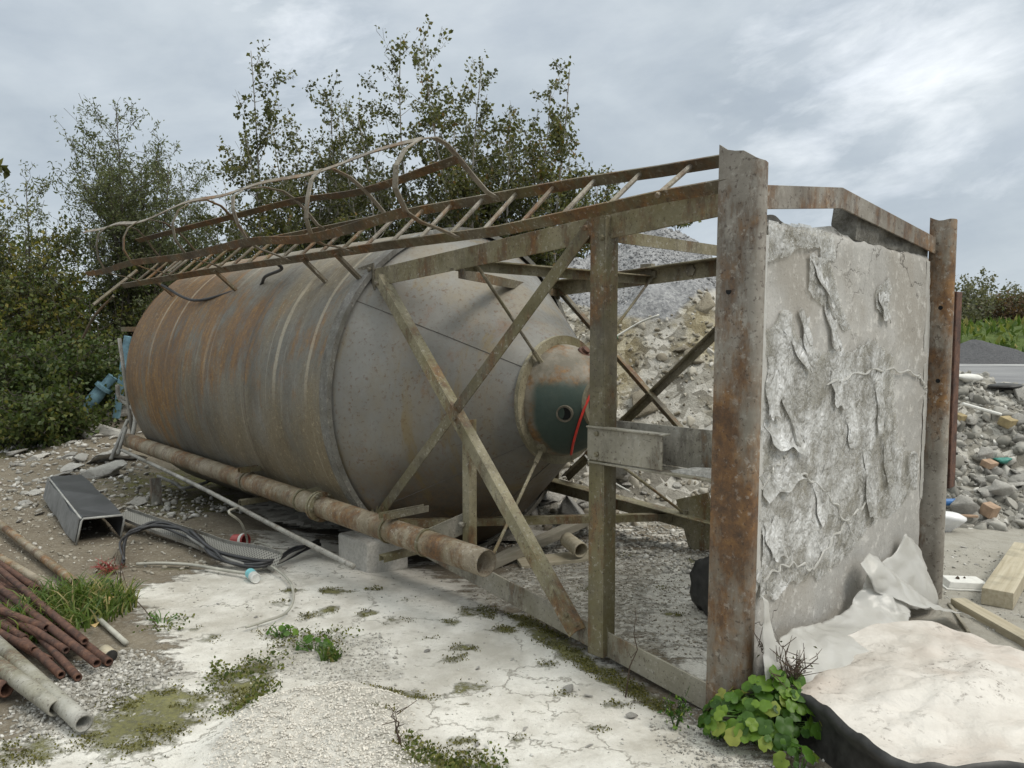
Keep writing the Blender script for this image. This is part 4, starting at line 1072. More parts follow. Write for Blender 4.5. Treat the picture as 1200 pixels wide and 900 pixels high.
# base posts: channels with rounded corners
def round_channel(u0, fl, sback, sfront, ztop, r=0.045, sl=0.0, kick=0.0):
    """web standing along s at u0, rounded front corner, flange of width fl towards +u"""
    prof = [(u0, sback + (sfront - sback) * t) for t in (0.0, 0.2, 0.4, 0.6)] + [(u0, sfront + r)]
    for k in range(1, 11):
        a = PI + PI / 2 * k / 10; prof.append((u0 + r + r * math.cos(a), sfront + r + r * math.sin(a)))
    prof.append((u0 + fl, sfront))
    m = MB(); G_ = []
    for t in np.linspace(0, 1, 40):
        row = []
        for (uu, s) in prof:
            zt = ztop + kick * (s - sfront) / (sback - sfront) + 0.008 * math.sin(s * 47) - 0.3 * max(0, uu - u0 - r) 
            zb = -0.06
            z = zb + (zt - zb) * t
            w = (0.004 * math.sin(z * 2.3) + 0.003 * math.sin(z * 5.1 + 1)) * sl
            row.append(L(s + w * 0.6 + 0.02 * (1 - t) * sl, uu + w, z))
        G_.append(row)
    m.grid(G_)
    return m
c1 = round_channel(-0.006, 0.05, 0.145, -0.035, 2.285, r=0.03, sl=1.0, kick=0.075).build('base_post', M_POST, silo, solid=0.012)
c2 = round_channel(2.14, 0.05, 0.02, -0.105, 2.255, r=0.036, sl=0.3, kick=0.02).build('base_post', M_POST, silo, solid=0.012)
for c, u_, pts_ in ((c1, -0.017, ((0.085, 2.05), (0.088, 1.77))), (c2, 2.132, ((-0.055, 1.75), (-0.055, 1.32)))):
    for s_h, z in pts_:
        MB().lathe(L(s_h, u_, z), UX, [(0.0, 0.0), (0.0, 0.013)], 16).build('bolt_hole', M_HOLE, c)
# bent bar over the top of the slab
p = [L(-0.02, 0.05, 2.19), L(-0.025, 0.79, 2.275), L(-0.02, 2.14, 2.16)]
mb = MB()
for a, b in ((p[0], p[1]), (p[1], p[2])): mb.angle(a, b, -ZX, AX, 0.095, 0.01)
mb.build('top_bar', M_POST, silo, bevel=0.002)
MB().channel(L(0.06, 0.0, 0.0), L(0.06, 2.2, 0.0), AX, 0.14, ZX, 0.06).build('sill_beam', M_FRAME, silo)
# short channel bolted to the far side of the far base post
mb = MB().channel(L(0.03, 2.50, 0.62), L(0.03, 2.50, 1.86), AX, 0.13, UX, 0.11, 0.012)
mb.bar(L(0.03, 2.41, 1.80), L(0.03, 2.50, 1.80), AX, 0.1, ZX, 0.06, -0.05, 0)
mb.bar(L(0.03, 2.41, 0.80), L(0.03, 2.50, 0.80), AX, 0.1, ZX, 0.06, -0.05, 0)
mb.build('side_channel', M_RUST, silo, bevel=0.003)

# ladder with cage
NRu, NRz, FRu, FRz = -0.05, 2.135, 0.225, 2.375
lad = MB()
lad_o = MB().bar(L(6.2, 0.05, 2.20), L(6.2, 0.18, 2.31), AX, 0.05, ZX, 0.01).build('ladder', M_LADDER, silo)
def rail_pts(u, z, s1):
    if u > 0: return [(0.17, z - 0.02), (0.6, z - 0.015), (1.1, z + 0.0), (2.4, z + 0.01), (3.6, z + 0.0), (5.2, z - 0.005), (s1, z - 0.03)]
    return [(0.165, z + 0.067), (0.42, z + 0.055), (0.75, z + 0.03), (1.4, z + 0.0), (2.4, z + 0.005), (3.6, z + 0.0), (5.2, z - 0.005), (s1, z - 0.03)]
tan_ = np.array([FRu - NRu, FRz - NRz]); tan_ /= np.linalg.norm(tan_)
Tn = UX * tan_[0] + ZX * tan_[1]                    # along a rung
On = -UX * tan_[1] + ZX * tan_[0]                   # outwards from the tank
for u, z, s1 in ((NRu, NRz, 7.25), (FRu, FRz, 6.95)):
    MB().strap([L(s if s > 0.2 or u > 0 else 0.10, u + (0.075 * max(0, 1 - s / 0.7) if u < 0 else 0), zz) for s, zz in rail_pts(u, z, s1)], On, 0.06, 0.010).build('rail', M_LADDER, lad_o)
def rail_z(z, s):
    q = rail_pts(1 if z > 2.3 else -1, z, 7.4); return float(np.interp(s, [a for a, b in q], [b for a, b in q]))
for k in range(24):
    s = 0.42 + k * 0.282
    MB().tube([L(s, NRu, rail_z(NRz, s)), L(s + 0.01, FRu, rail_z(FRz, s))], 0.0125, 8).build('rung', M_CAGE if k < 9 else M_LADDER, lad_o)
hoop_uz = [(-0.05, 2.13), (-0.17, 2.165), (-0.29, 2.185), (-0.385, 2.225), (-0.455, 2.34), (-0.465, 2.46), (-0.43, 2.56), (-0.34, 2.63), (-0.22, 2.655), (-0.10, 2.63), (0.0, 2.56), (0.09, 2.47), (0.16, 2.40), (0.225, 2.375)]
hoops = [(1.74, 0.0, 0), (2.78, 0.10, 1), (3.60, -0.05, 2), (4.72, 0.06, 3), (5.85, -0.04, 4), (6.75, 0.1, 5)]
hr = np.random.default_rng(5)
def hoop_pts(s, lean, k):
    out = []
    for i, (u, z) in enumerate(hoop_uz):
        t = math.sin(PI * i / (len(hoop_uz) - 1))
        sag = (-0.05 if k in (1,) else 0.0) * t
        out.append(L(s - lean * t + 0.03 * math.sin(i * 0.8 + k), u + 0.02 * math.sin(i * 1.1 + 2 * k) * t, z + sag + 0.018 * math.sin(i * 0.7 + 3 * k) * t))
    return out
HPts = []
for s, lean, k in hoops:
    pts = hoop_pts(s, lean, k); HPts.append(pts)
    MB().strap(pts, AX, 0.042, 0.006).build('hoop', M_CAGE if k < 3 else M_LADDER, lad_o)
def catm(P, m=6):
    P = [np.asarray(p, float) for p in P]; P = [2 * P[0] - P[1]] + P + [2 * P[-1] - P[-2]]
    out = []
    for i in range(1, len(P) - 2):
        for j in range(m):
            t = j / m
            out.append(0.5 * ((2 * P[i]) + (P[i + 1] - P[i - 1]) * t + (2 * P[i - 1] - 5 * P[i] + 4 * P[i + 1] - P[i + 2]) * t ** 2 + (3 * P[i] - P[i - 1] - 3 * P[i + 1] + P[i + 2]) * t ** 3))
    out.append(P[-2]); return out
for idx, mat, s_end in ((3, M_DARKSTRAP, 7.35), (7, M_CAGE, 7.55), (10, M_DARKSTRAP, 7.0)):
    ctl = [hp[idx] for hp in HPts]
    e = ctl[-1] + AX * (s_end - 6.75); ctl.append(e)
    path = catm(ctl, 5)
    if idx == 7: path = [p + ZX * 0.012 * math.sin(i * 0.9) for i, p in enumerate(path)]
    o1 = UX * hoop_uz[idx][0] - UX * (-0.12) + ZX * (hoop_uz[idx][1] - 2.38)
    o1 = o1 / np.linalg.norm(o1)
    wd = np.cross(AX, o1)
    MB().strap(path, wd, 0.042 if idx == 7 else 0.055, 0.006).build('cage_strap', mat, lad_o)
# brackets that hold the ladder off the tank
for s in (2.98, 3.42, 4.9, 6.3):
    for u, z in ((NRu, NRz - 0.02),):
        d = np.array([TUC - u, TZC - z]); d /= np.linalg.norm(d)
        dist = math.hypot(TUC - u, TZC - z) - TR
        q0 = L(s, u, z) + On * 0.02; q1 = L(s - 0.02, u + d[0] * (dist + 0.02), z + d[1] * (dist + 0.02))
        MB().bar(q0, q1, AX, 0.045, Tn, 0.02, -0.02, -0.01).build('bracket', M_LADDER, lad_o)
# filler pipe along the near bottom edge
pipe_a, pipe_b = L(1.44, -0.115, 0.375), L(7.05, -0.10, 0.47)
fp = MB().pipe(pipe_a, pipe_b, 0.074, 0.006, 24).build('filler_pipe', M_PIPE, silo, smooth=True, fixn=True)
fp.data.polygons.foreach_set('use_smooth', np.ones(len(fp.data.polygons), bool))
def pipe_at(s): return pipe_a + (pipe_b - pipe_a) * (s - 1.44) / (7.05 - 1.44)
MB().lathe(pipe_at(3.12), AX, [(0, 0.07), (0, 0.105), (0.022, 0.105), (0.022, 0.07)], 24).build('pipe_flange', M_FRAME2, fp, fixn=True)
MB().lathe(pipe_at(3.155), AX, [(0, 0.07), (0, 0.105), (0.022, 0.105), (0.022, 0.07)], 24).build('pipe_flange', M_FRAME2, fp, fixn=True)
mb = MB()
for k in range(6):
    a = PI / 3 * k
    mb.bolt(pipe_at(3.12) + (UX * math.cos(a) + ZX * math.sin(a)) * 0.09, -AX, 0.012, 0.02)
mb.build('flange_bolt', M_FRAME, fp)
for s in (1.95, 2.32, 3.38, 4.25):
    MB().lathe(pipe_at(s), AX, [(0, 0.073), (0, 0.083), (0.018, 0.083), (0.018, 0.073)], 24).build('pipe_clamp', M_FRAME, fp, fixn=True)
for s in (2.33, 4.26):
    for dz in (0.09, -0.125):
        mb = MB(); mb.channel(pipe_at(s) + ZX * dz - UX * 0.10 - AX * 0.06, pipe_at(s) + ZX * dz + UX * 0.24 - AX * 0.06, AX, 0.055, ZX * (1 if dz > 0 else -1), 0.04, 0.006)
        mb.build('pipe_bracket', M_FRAME, silo)
mb = MB().bar(pipe_at(1.99) + UX * 0.02 + ZX * 0.045, L(1.93, 0.16, 0.50), ZX, 0.12, AX, 0.008, -0.10, 0)
mb.bolt(L(1.93, 0.12, 0.46), -AX, 0.016, 0.03)
mb.build('pipe_bracket', M_BEAM, silo)
mb = MB().bar(pipe_at(3.36) + UX * 0.04, L(3.05, 0.33, 0.52), ZX, 0.14, AX, 0.01, -0.06, 0)
mb.build('pipe_bracket', M_FRAME, silo)
# thin conduit below the pipe
MB().tube(catm([L(2.35, -0.36, 0.21), L(3.4, -0.34, 0.265), L(4.8, -0.30, 0.34), L(6.9, -0.22, 0.40)], 6), 0.017, 10).build('conduit', M_GALV, silo, smooth=True)
# bent guard rail and brackets at the roof end
rail = MB()
rail.tube(catm([L(6.95, -0.12, 0.42), L(7.15, 0.0, 0.75), L(7.3, -0.1, 0.9), L(7.3, -0.12, 1.05)], 5), 0.022, 8)
rail.tube([L(6.9, -0.26, 0.36), L(7.0, -0.14, 0.62)], 0.018, 8)
rail.tube([L(7.0, -0.3, 0.30), L(7.25, -0.05, 0.66), L(7.3, 0.3, 0.72)], 0.02, 8)
rail.tube([L(7.2, 0.0, 0.35), L(7.25, -0.1, 1.55)], 0.02, 8)
rail.tube([L(7.0, 0.35, 0.7), L(7.3, -0.1, 0.92)], 0.02, 8)
rail.build('guard_rail', M_GALV, silo, smooth=True)
mb = MB(); mb.angle(L(6.9, 0.0, 1.62), L(7.35, -0.05, 1.62), ZX, UX, 0.05, 0.006); mb.build('roof_bracket', M_LADDER, silo)
mb = MB(); mb.tube(catm([L(7.4, -0.1, 2.0), L(7.7, -0.2, 1.8), L(8.0, -0.25, 1.55)], 5), 0.015, 6); mb.tube([L(7.55, 0.2, 2.3), L(7.4, -0.3, 1.9)], 0.018, 6)
mb.build('bent_strut', M_LADDER, silo)

# ------------------------------------------------------------------ concrete slab that closes the frame
su_, sz_ = 90, 90
uu = np.linspace(0.075, 2.128, su_); G_ = []
for i, u in enumerate(uu):
    row = []
    top = 2.085 + 0.015 * math.sin(u * 9) + 0.012 * math.sin(u * 23 + 1)
    for j in range(sz_):
        z = 0.0 + (top - 0.0) * j / (sz_ - 1); row.append((u, z))
    G_.append(row)
G_ = np.array(G_); q = G_.reshape(-1, 2)
d = -0.018 * (fbm(q * 3, 4, 31) - 0.5) - 0.02 * (ridge(q * 2.2, 2, 33) - 0.6) * sstep(0.35, 0.6, fbm(q * 1.4, 3, 35))
edge = np.minimum(np.minimum(q[:, 0] - 0.075, 2.128 - q[:, 0]), 2.085 - q[:, 1])
d = d + 0.05 * (1 - sstep(0.0, 0.05, edge + 0.03 * (fbm(q * 12, 2, 3) - 0.5)))
Fr = P0 + np.outer(0.005 + d, AX) + np.outer(q[:, 0], UX) + np.outer(q[:, 1], ZX)
mb = MB(); mb.grid(Fr.reshape(su_, sz_, 3)[:, ::-1])
Bk = (P0 + np.outer(np.full(len(q), 0.15), AX) + np.outer(q[:, 0], UX) + np.outer(q[:, 1], ZX)).reshape(su_, sz_, 3)
FrG = Fr.reshape(su_, sz_, 3)
mb.grid(Bk[::8, ::8])
mb.grid(np.stack([FrG[0], Bk[0]])); mb.grid(np.stack([FrG[-1], Bk[-1]])); mb.grid(np.stack([FrG[:, -1], Bk[:, -1]])); mb.grid(np.stack([FrG[:, 0], Bk[:, 0]]))
tag(mb.build('concrete_slab', M_CONC, smooth=True, fixn=True, origin=L(0.08, 1.1, 0)), 'tall pale concrete slab standing upright between two rusty steel posts', 'concrete slab')
# broken block left on top of the slab
mb = MB()
lowr = [(1.05, 2.06), (1.30, 2.055), (1.55, 2.05), (1.80, 2.05), (2.10, 2.045)]
upr = [(1.06, 2.245), (1.30, 2.22), (1.55, 2.20), (1.80, 2.175), (2.10, 2.15)]
rows = []
for (u0, z0), (u1, z1) in zip(lowr, upr):
    rows.append([L(0.015, u0, z0), L(0.012 + 0.02 * math.sin(u0 * 9), (u0 + u1) / 2, (z0 + z1) / 2), L(0.0, u1, z1), L(0.13, u1, z1), L(0.14, (u0 + u1) / 2, (z0 + z1) / 2), L(0.13, u0, z0), L(0.015, u0, z0)])
mb.grid(rows); mb.add(rows[0][:6], [tuple(range(6))]); mb.add(rows[-1][:6], [tuple(reversed(range(6)))])
tag(mb.build('broken_block', M_ROCKDIRTY, fixn=True), 'broken concrete remnant on top of the slab under the bent bar', 'concrete block')

# polythene film stuck to the slab, torn and crumpled
def tri(x): return np.abs(2 * (x - np.floor(x + 0.5)))
def crumple(q, seed, n=16, f0=1.6, f1=11.0):
    rr = np.random.default_rng(seed); h = np.zeros(len(q))
    wq = q + 0.10 * np.c_[fbm(q * 2.5, 2, seed) - .5, fbm(q * 2.5 + 7, 2, seed + 1) - .5]
    for i in range(n):
        f = f0 * (f1 / f0) ** rr.uniform(); a = rr.uniform(0, 3.14)
        d = np.array([math.cos(a), math.sin(a) * 0.8])
        loc = sstep(0.38, 0.62, fbm(q * 1.7 + 3 * i, 2, seed + 20 + i))
        h += loc * (tri(wq @ d * f + rr.uniform()) - 0.5) / f
    return h
def film(name, poly, res, amp, seed, label, cat, off=-0.012, bulge=0.0, mat=M_FILM, ragged=0.05):
    poly = np.array(poly); lo, hi = poly.min(0), poly.max(0)
    nu, nz = int((hi[0] - lo[0]) / res) + 2, int((hi[1] - lo[1]) / res) + 2
    U, Z = np.meshgrid(np.linspace(lo[0], hi[0], nu), np.linspace(lo[1], hi[1], nz), indexing='ij')
    q = np.c_[U.ravel(), Z.ravel()]
    wob = q + ragged * 2 * np.c_[fbm(q * 7, 3, seed) - 0.5, fbm(q * 7 + 9, 3, seed + 1) - 0.5]
    ins = poly_mask(wob, poly, 0.002) > 0.5
    warp = q + 0.16 * np.c_[fbm(q * 3, 3, seed + 4) - 0.5, fbm(q * 3 + 4, 3, seed + 5) - 0.5]
    rd = ridge(warp * np.array([5.0, 3.2]), 4, seed + 7)
    rd2 = np.abs(2 * fbm(warp * np.array([11, 6]) + 3, 3, seed + 9) - 1)
    soft_ = np.clip(poly_mask(wob, poly, 0.09) * 2 - 1, 0, 1)
    fa = sstep(0.0, 0.9, soft_) * 0.85 + 0.15
    h = -0.004 - 0.17 * fa * amp * (0.17 * crumple(q, seed + 60, 30, 4.0, 20.0) / 0.045 + 0.22 * (rd - 0.45)) - 0.17 * fa * amp * 0.2 * (rd2 - 0.25)
    Pw = P0 + np.outer(np.clip(h, -0.03, -0.002), AX) + np.outer(q[:, 0], UX) + np.outer(q[:, 1], ZX)
    ii = np.arange(len(q)).reshape(nu, nz)
    fq = np.stack([ii[:-1, :-1], ii[1:, :-1], ii[1:, 1:], ii[:-1, 1:]], -1).reshape(-1, 4)
    fq = fq[ins[fq].all(1)]
    used = np.unique(fq); mp = -np.ones(len(q), int); mp[used] = np.arange(len(used))
    mb = MB(); mb.add(Pw[used], mp[fq])
    return tag(mb.build(name, mat, smooth=False, solid=0.0008), label, cat)
film_main = film('plastic_film', [(0.10, 1.62), (0.30, 1.70), (0.55, 1.52), (0.85, 1.50), (1.20, 1.58), (1.55, 1.50), (1.62, 1.20), (1.72, 0.95), (1.95, 0.90), (2.05, 0.72), (1.6, 0.62), (1.0, 0.50), (0.55, 0.44), (0.11, 0.50)], 0.008, 0.032, 3,
     'wide crumpled sheet of clear plastic film clinging to the middle of the slab', 'plastic film', ragged=0.06)
film('plastic_film', [(0.12, 1.88), (0.12, 2.06), (0.35, 2.075), (0.75, 2.07), (0.80, 1.95), (0.62, 1.90), (0.60, 1.99), (0.35, 1.95)], 0.007, 0.022, 23,
     'torn strip of plastic film along the top left edge of the slab', 'plastic film', ragged=0.03)
film('plastic_film', [(0.50, 1.96), (0.72, 1.94), (0.86, 1.74), (0.98, 1.64), (0.90, 1.61), (0.75, 1.70), (0.60, 1.76), (0.50, 1.80)], 0.006, 0.035, 43,
     'folded film flap with a dark tear high on the slab', 'plastic film', off=-0.02, ragged=0.025)
film('plastic_film', [(1.28, 1.80), (1.44, 1.92), (1.50, 1.84), (1.48, 1.74), (1.40, 1.68), (1.30, 1.72)], 0.006, 0.03, 63,
     'small torn film patch on the upper right of the slab', 'plastic film', off=-0.015, ragged=0.03)
film('plastic_film', [(2.03, 2.02), (2.10, 2.02), (2.12, 1.5), (2.12, 1.0), (2.10, 0.6), (2.05, 0.62), (2.06, 1.0), (2.04, 1.5)], 0.006, 0.03, 143,
     'long thin ragged film strip down the right edge of the slab', 'plastic film', off=-0.02, ragged=0.03, mat=M_SHEET)
film('plastic_film', [(0.078, 2.0), (0.13, 2.0), (0.14, 1.4), (0.12, 0.9), (0.13, 0.55), (0.078, 0.5)], 0.006, 0.02, 163,
     'narrow pale film edge running down the left side of the slab', 'plastic film', off=-0.014, ragged=0.02, mat=M_SHEET)

M_FLAP = M_FILM.copy(); M_FLAP.name = 'loose_polythene_film'
for n_ in M_FLAP.node_tree.nodes:
    if n_.type == 'VALTORGB' and abs(n_.color_ramp.elements[0].color[0] - 0.12) < 1e-4 and abs(n_.color_ramp.elements[1].color[0] - 0.66) < 1e-4:
        n_.color_ramp.elements[0].color = (0.45, 0.45, 0.45, 1); n_.color_ramp.elements[1].color = (0.85, 0.85, 0.85, 1)
# flaps of the film that have come loose and curl away from the slab
def flap(pts, curl, seed, rough_=0.012):
    pts = [np.array(p) for p in pts]; n = 14; rows = []
    a, b, c, d = pts                                    # a-b fixed edge, c-d loose edge
    for i in range(n + 1):
        f = i / n; row = []
        for j in range(n + 1):
            g = j / n
            p = (a * (1 - g) + b * g) * (1 - f) + (d * (1 - g) + c * g) * f
            o = 0.006 + 0.28 * curl * f ** 2 + 0.005 * f * abs(math.sin(g * 5 + seed)) + 0.003 * f * math.sin(g * 17 + seed)
            row.append(L(-o, p[0] + rough_ * math.sin(9 * f + seed + 5 * g), p[1] + rough_ * math.sin(11 * g + seed)))
        rows.append(row)
    mb = MB(); mb.grid(rows); mb.build('flap', M_FLAP, film_main, smooth=False, solid=0.0008)
for i, (pp_, cu) in enumerate([
    ([(.14, 1.50), (.30, 1.44), (.22, 1.24), (.12, 1.26)], .07), ([(.22, 1.40), (.33, 1.36), (.46, 1.13), (.40, 1.10)], .06),
    ([(.12, 1.24), (.36, 1.22), (.50, 1.07), (.20, 1.12)], .09), ([(.10, 1.02), (.40, 1.00), (.52, .95), (.14, .90)], .05),
    ([(.52, 1.92), (.66, 1.90), (.78, 1.70), (.70, 1.74)], .06), ([(.66, 1.74), (.80, 1.66), (.84, 1.52), (.76, 1.54)], .04),
    ([(.42, 1.72), (.52, 1.66), (.54, 1.50), (.48, 1.52)], .03), ([(.28, 1.62), (.42, 1.56), (.56, 1.44), (.50, 1.43)], .05),
    ([(.75, 1.42), (.92, 1.40), (.90, 1.22), (.78, 1.28)], .03), ([(1.30, 1.40), (1.40, 1.40), (1.42, 1.10), (1.34, 1.08)], .05),
    ([(1.18, 1.02), (1.28, 1.02), (1.37, .60), (1.24, .66)], .05), ([(1.42, 1.06), (1.54, 1.00), (1.60, .78), (1.50, .76)], .04),
    ([(1.30, 1.80), (1.44, 1.82), (1.46, 1.66), (1.36, 1.68)], .04), ([(.95, 1.22), (1.10, 1.25), (1.05, 1.02), (.98, 1.05)], .03),
    ([(.60, .92), (.74, .98), (.78, .74), (.68, .70)], .03), ([(.13, .80), (.30, .82), (.34, .62), (.20, .64)], .03), ([(.085, .60), (.12, .62), (.15, .52), (.10, .50)], .04)]):
    flap(pp_, cu, i * 1.7)
# raised creases of gathered film, made white to stand for crease highlights
for i, (q0, q1, w_) in enumerate([((.72, 1.36), (1.95, 1.36), .05), ((1.95, 1.36), (2.10, 1.25), .01), ((.12, .56), (.62, .50), .05), ((.62, .50), (1.25, .72), .04), ((.12, .96), (.45, 1.10), .03), ((.45, .98), (1.05, .60), .05)]):
    q0, q1 = np.array(q0), np.array(q1); pts = []
    for f in np.linspace(0, 1, 40):
        p = q0 + (q1 - q0) * f + np.array([0, w_ * math.sin(f * 3.1)]) + 0.010 * np.array([math.sin(f * 23 + i), math.sin(f * 31 + i)])
        pts.append(L(-0.006 - 0.004 * math.sin(f * 40 + i), p[0], p[1]))
    MB().tube(pts, [0.003 + 0.004 * abs(math.sin(k * 0.7 + i)) for k in range(40)], 5).build('crease', M_SHEET, film_main)
def loft(name, rows, m_along, m_across, wr, seed, mat, label, cat, solid=0.001, drop=None):
    """cloth surface through several control polylines"""
    R2 = [np.array(catm(r, m_along)) for r in rows]
    k = min(len(r) for r in R2); R2 = np.array([r[:k] for r in R2])
    cols = [np.array(catm(list(R2[:, j]), m_across)) for j in range(k)]
    S = np.stack(cols, 1); sh = S.shape
    q = S.reshape(-1, 3)
    if wr:
        w = np.stack([ridge(q * np.array([4, 4, 5]) + 7 * a, 3, seed + a) - 0.5 for a in range(3)], -1)
        w2 = np.stack([np.abs(2 * vnoise(q * np.array([13, 13, 15]) + 3 * a, seed + 40 + a) - 1) - 0.4 for a in range(3)], -1)
        q = q + w * wr - w2 * wr * 0.45
    mb = MB(); mb.grid(q.reshape(sh))
    return tag(mb.build(name, mat, smooth=True, solid=solid), label, cat)
# draped sheet at the foot of the slab
loft('plastic_sheet', [[L(-0.05, 0.12, 0.27), L(-0.055, 0.28, 0.31), L(-0.05, 0.55, 0.255), L(-0.05, 0.82, 0.235), L(-0.06, 1.00, 0.30), L(-0.08, 1.10, 0.40)],
                       [L(-0.10, 0.12, 0.25), L(-0.11, 0.29, 0.285), L(-0.12, 0.56, 0.245), L(-0.13, 0.84, 0.225), L(-0.13, 1.04, 0.27), L(-0.13, 1.16, 0.34)],
                       [L(-0.17, 0.10, 0.20), L(-0.20, 0.30, 0.245), L(-0.22, 0.57, 0.225), L(-0.22, 0.85, 0.215), L(-0.20, 1.08, 0.235), L(-0.17, 1.20, 0.28)],
                       [L(-0.26, 0.06, 0.18), L(-0.31, 0.30, 0.20), L(-0.33, 0.58, 0.205), L(-0.31, 0.86, 0.20), L(-0.28, 1.10, 0.20), L(-0.22, 1.24, 0.22)]], 12, 8, 0.05, 3, M_SHEET,
     'milky plastic sheet draped along the foot of the slab behind the cream pad', 'plastic sheet')
loft('plastic_sheet', [[L(-0.06, 1.03, 0.45), L(-0.06, 1.16, 0.47), L(-0.09, 1.32, 0.36), L(-0.14, 1.50, 0.24), L(-0.20, 1.66, 0.12), L(-0.26, 1.86, 0.05)],
                       [L(-0.10, 1.03, 0.40), L(-0.14, 1.17, 0.40), L(-0.17, 1.31, 0.30), L(-0.21, 1.48, 0.20), L(-0.26, 1.64, 0.11), L(-0.30, 1.82, 0.05)],
                       [L(-0.12, 1.04, 0.35), L(-0.17, 1.16, 0.33), L(-0.21, 1.28, 0.25), L(-0.26, 1.44, 0.19), L(-0.31, 1.60, 0.12), L(-0.35, 1.78, 0.06)],
                       [L(-0.13, 1.05, 0.31), L(-0.19, 1.15, 0.27), L(-0.25, 1.25, 0.22), L(-0.31, 1.40, 0.19), L(-0.37, 1.55, 0.14), L(-0.40, 1.72, 0.07)]], 9, 8, 0.03, 13, M_SHEET,
     'twisted plastic sheet fold rising to a peak at the foot of the slab', 'plastic sheet')
loft('plastic_sheet', [[L(-0.03, 1.40, 0.36), L(-0.04, 1.60, 0.40), L(-0.05, 1.68, 0.47), L(-0.05, 1.92, 0.33), L(-0.06, 2.0, 0.22)],
                       [L(-0.05, 1.42, 0.27), L(-0.07, 1.60, 0.30), L(-0.09, 1.76, 0.33), L(-0.09, 1.92, 0.25), L(-0.08, 2.03, 0.17)],
                       [L(-0.08, 1.46, 0.19), L(-0.11, 1.62, 0.18), L(-0.14, 1.78, 0.18), L(-0.13, 1.92, 0.15), L(-0.10, 2.02, 0.08)],
                       [L(-0.10, 1.50, 0.10), L(-0.14, 1.64, 0.07), L(-0.17, 1.80, 0.05), L(-0.16, 1.92, 0.05), L(-0.12, 2.02, 0.02)]], 8, 6, 0.035, 23, M_SHEET,
     'thin plastic sheet scrap standing at the right foot of the slab', 'plastic sheet')
loft('plastic_sheet', [[L(-0.075, -0.01, 0.55), L(-0.085, -0.01, 0.42), L(-0.10, -0.04, 0.28), L(-0.12, -0.06, 0.20)],
                       [L(-0.08, 0.03, 0.50), L(-0.10, 0.03, 0.38), L(-0.13, 0.0, 0.25), L(-0.15, -0.01, 0.15)],
                       [L(-0.07, 0.08, 0.36), L(-0.11, 0.08, 0.31), L(-0.15, 0.06, 0.22), L(-0.18, 0.05, 0.10)],
                       [L(-0.055, 0.13, 0.30), L(-0.10, 0.13, 0.27), L(-0.15, 0.12, 0.20), L(-0.19, 0.11, 0.11)]], 9, 8, 0.03, 33, M_SHEET,
     'limp plastic sheet hanging down beside the near rusty post', 'plastic sheet')

# ------------------------------------------------------------------ cream pad with black underside
def pad():
    t = thing('pad', 'large stained cream fabric pad with black underside lying before the slab', 'pad', at(1120, 800, 0.0))
    c = [at(903, 792, .21), at(985, 752, .24), at(1055, 728, .27), at(1130, 742, .22), at(1210, 768, .18), at(1330, 800, .17), at(1380, 880, .18), at(1240, 893, .19), at(1130, 898, .2), at(1052, 882, .21), at(1000, 850, .21), at(955, 818, .21)]
    c = np.array(catm(c + [c[0]], 10)[:-1]); ctr = c.mean(0)
    K = 46; rows = []
    for i in range(K):
        f = i / (K - 1)
        row = ctr + (c - ctr) * f
        row[:, 2] = 0.245 + (c[:, 2] - 0.245) * f ** 2
        q = row[:, :2]
        row[:, 2] += 0.05 * (fbm(q * 1.6, 3, 5) - 0.5) + 0.045 * (ridge(q @ np.array([[0.8, -0.5], [0.5, 0.8]]) * np.array([1.1, 3.2]), 2, 9) - 0.5) * (1 - 0.5 * f) + 0.036 * crumple(q @ np.array([[0.86, -0.5], [0.5, 0.86]]) * np.array([1.0, 2.0]), 77, 14, 1.0, 7.0) + 0.02 * (ridge(q * np.array([5, 8]) + 2 * fbm(q * 3, 2, 4)[:, None], 3, 19) - 0.5)
        rows.append(np.vstack([row, row[:1]]))
    mb = MB(); mb.grid(rows); o = mb.build('cover', M_PAD, t, smooth=True)
    edge = rows[-1]; out = edge - ctr; out[:, 2] = 0; out /= np.linalg.norm(out, axis=1)[:, None]
    sk = [edge, edge + out * 0.012 + [0, 0, -0.008], edge + out * 0.018 + [0, 0, -0.03], np.c_[edge[:, :2] + out[:, :2] * -0.02, np.full(len(edge), 0.12)], np.c_[edge[:, :2] + out[:, :2] * 0.01, np.full(len(edge), -0.03)]]
    k3 = sk[3]; k3[:, 2] += 0.03 * (fbm(k3[:, :2] * 6, 2, 3) - 0.5)
    mb = MB(); mb.grid(sk); mb.build('underside', M_BLACKPLAS, t, smooth=True)
    return t
pad()

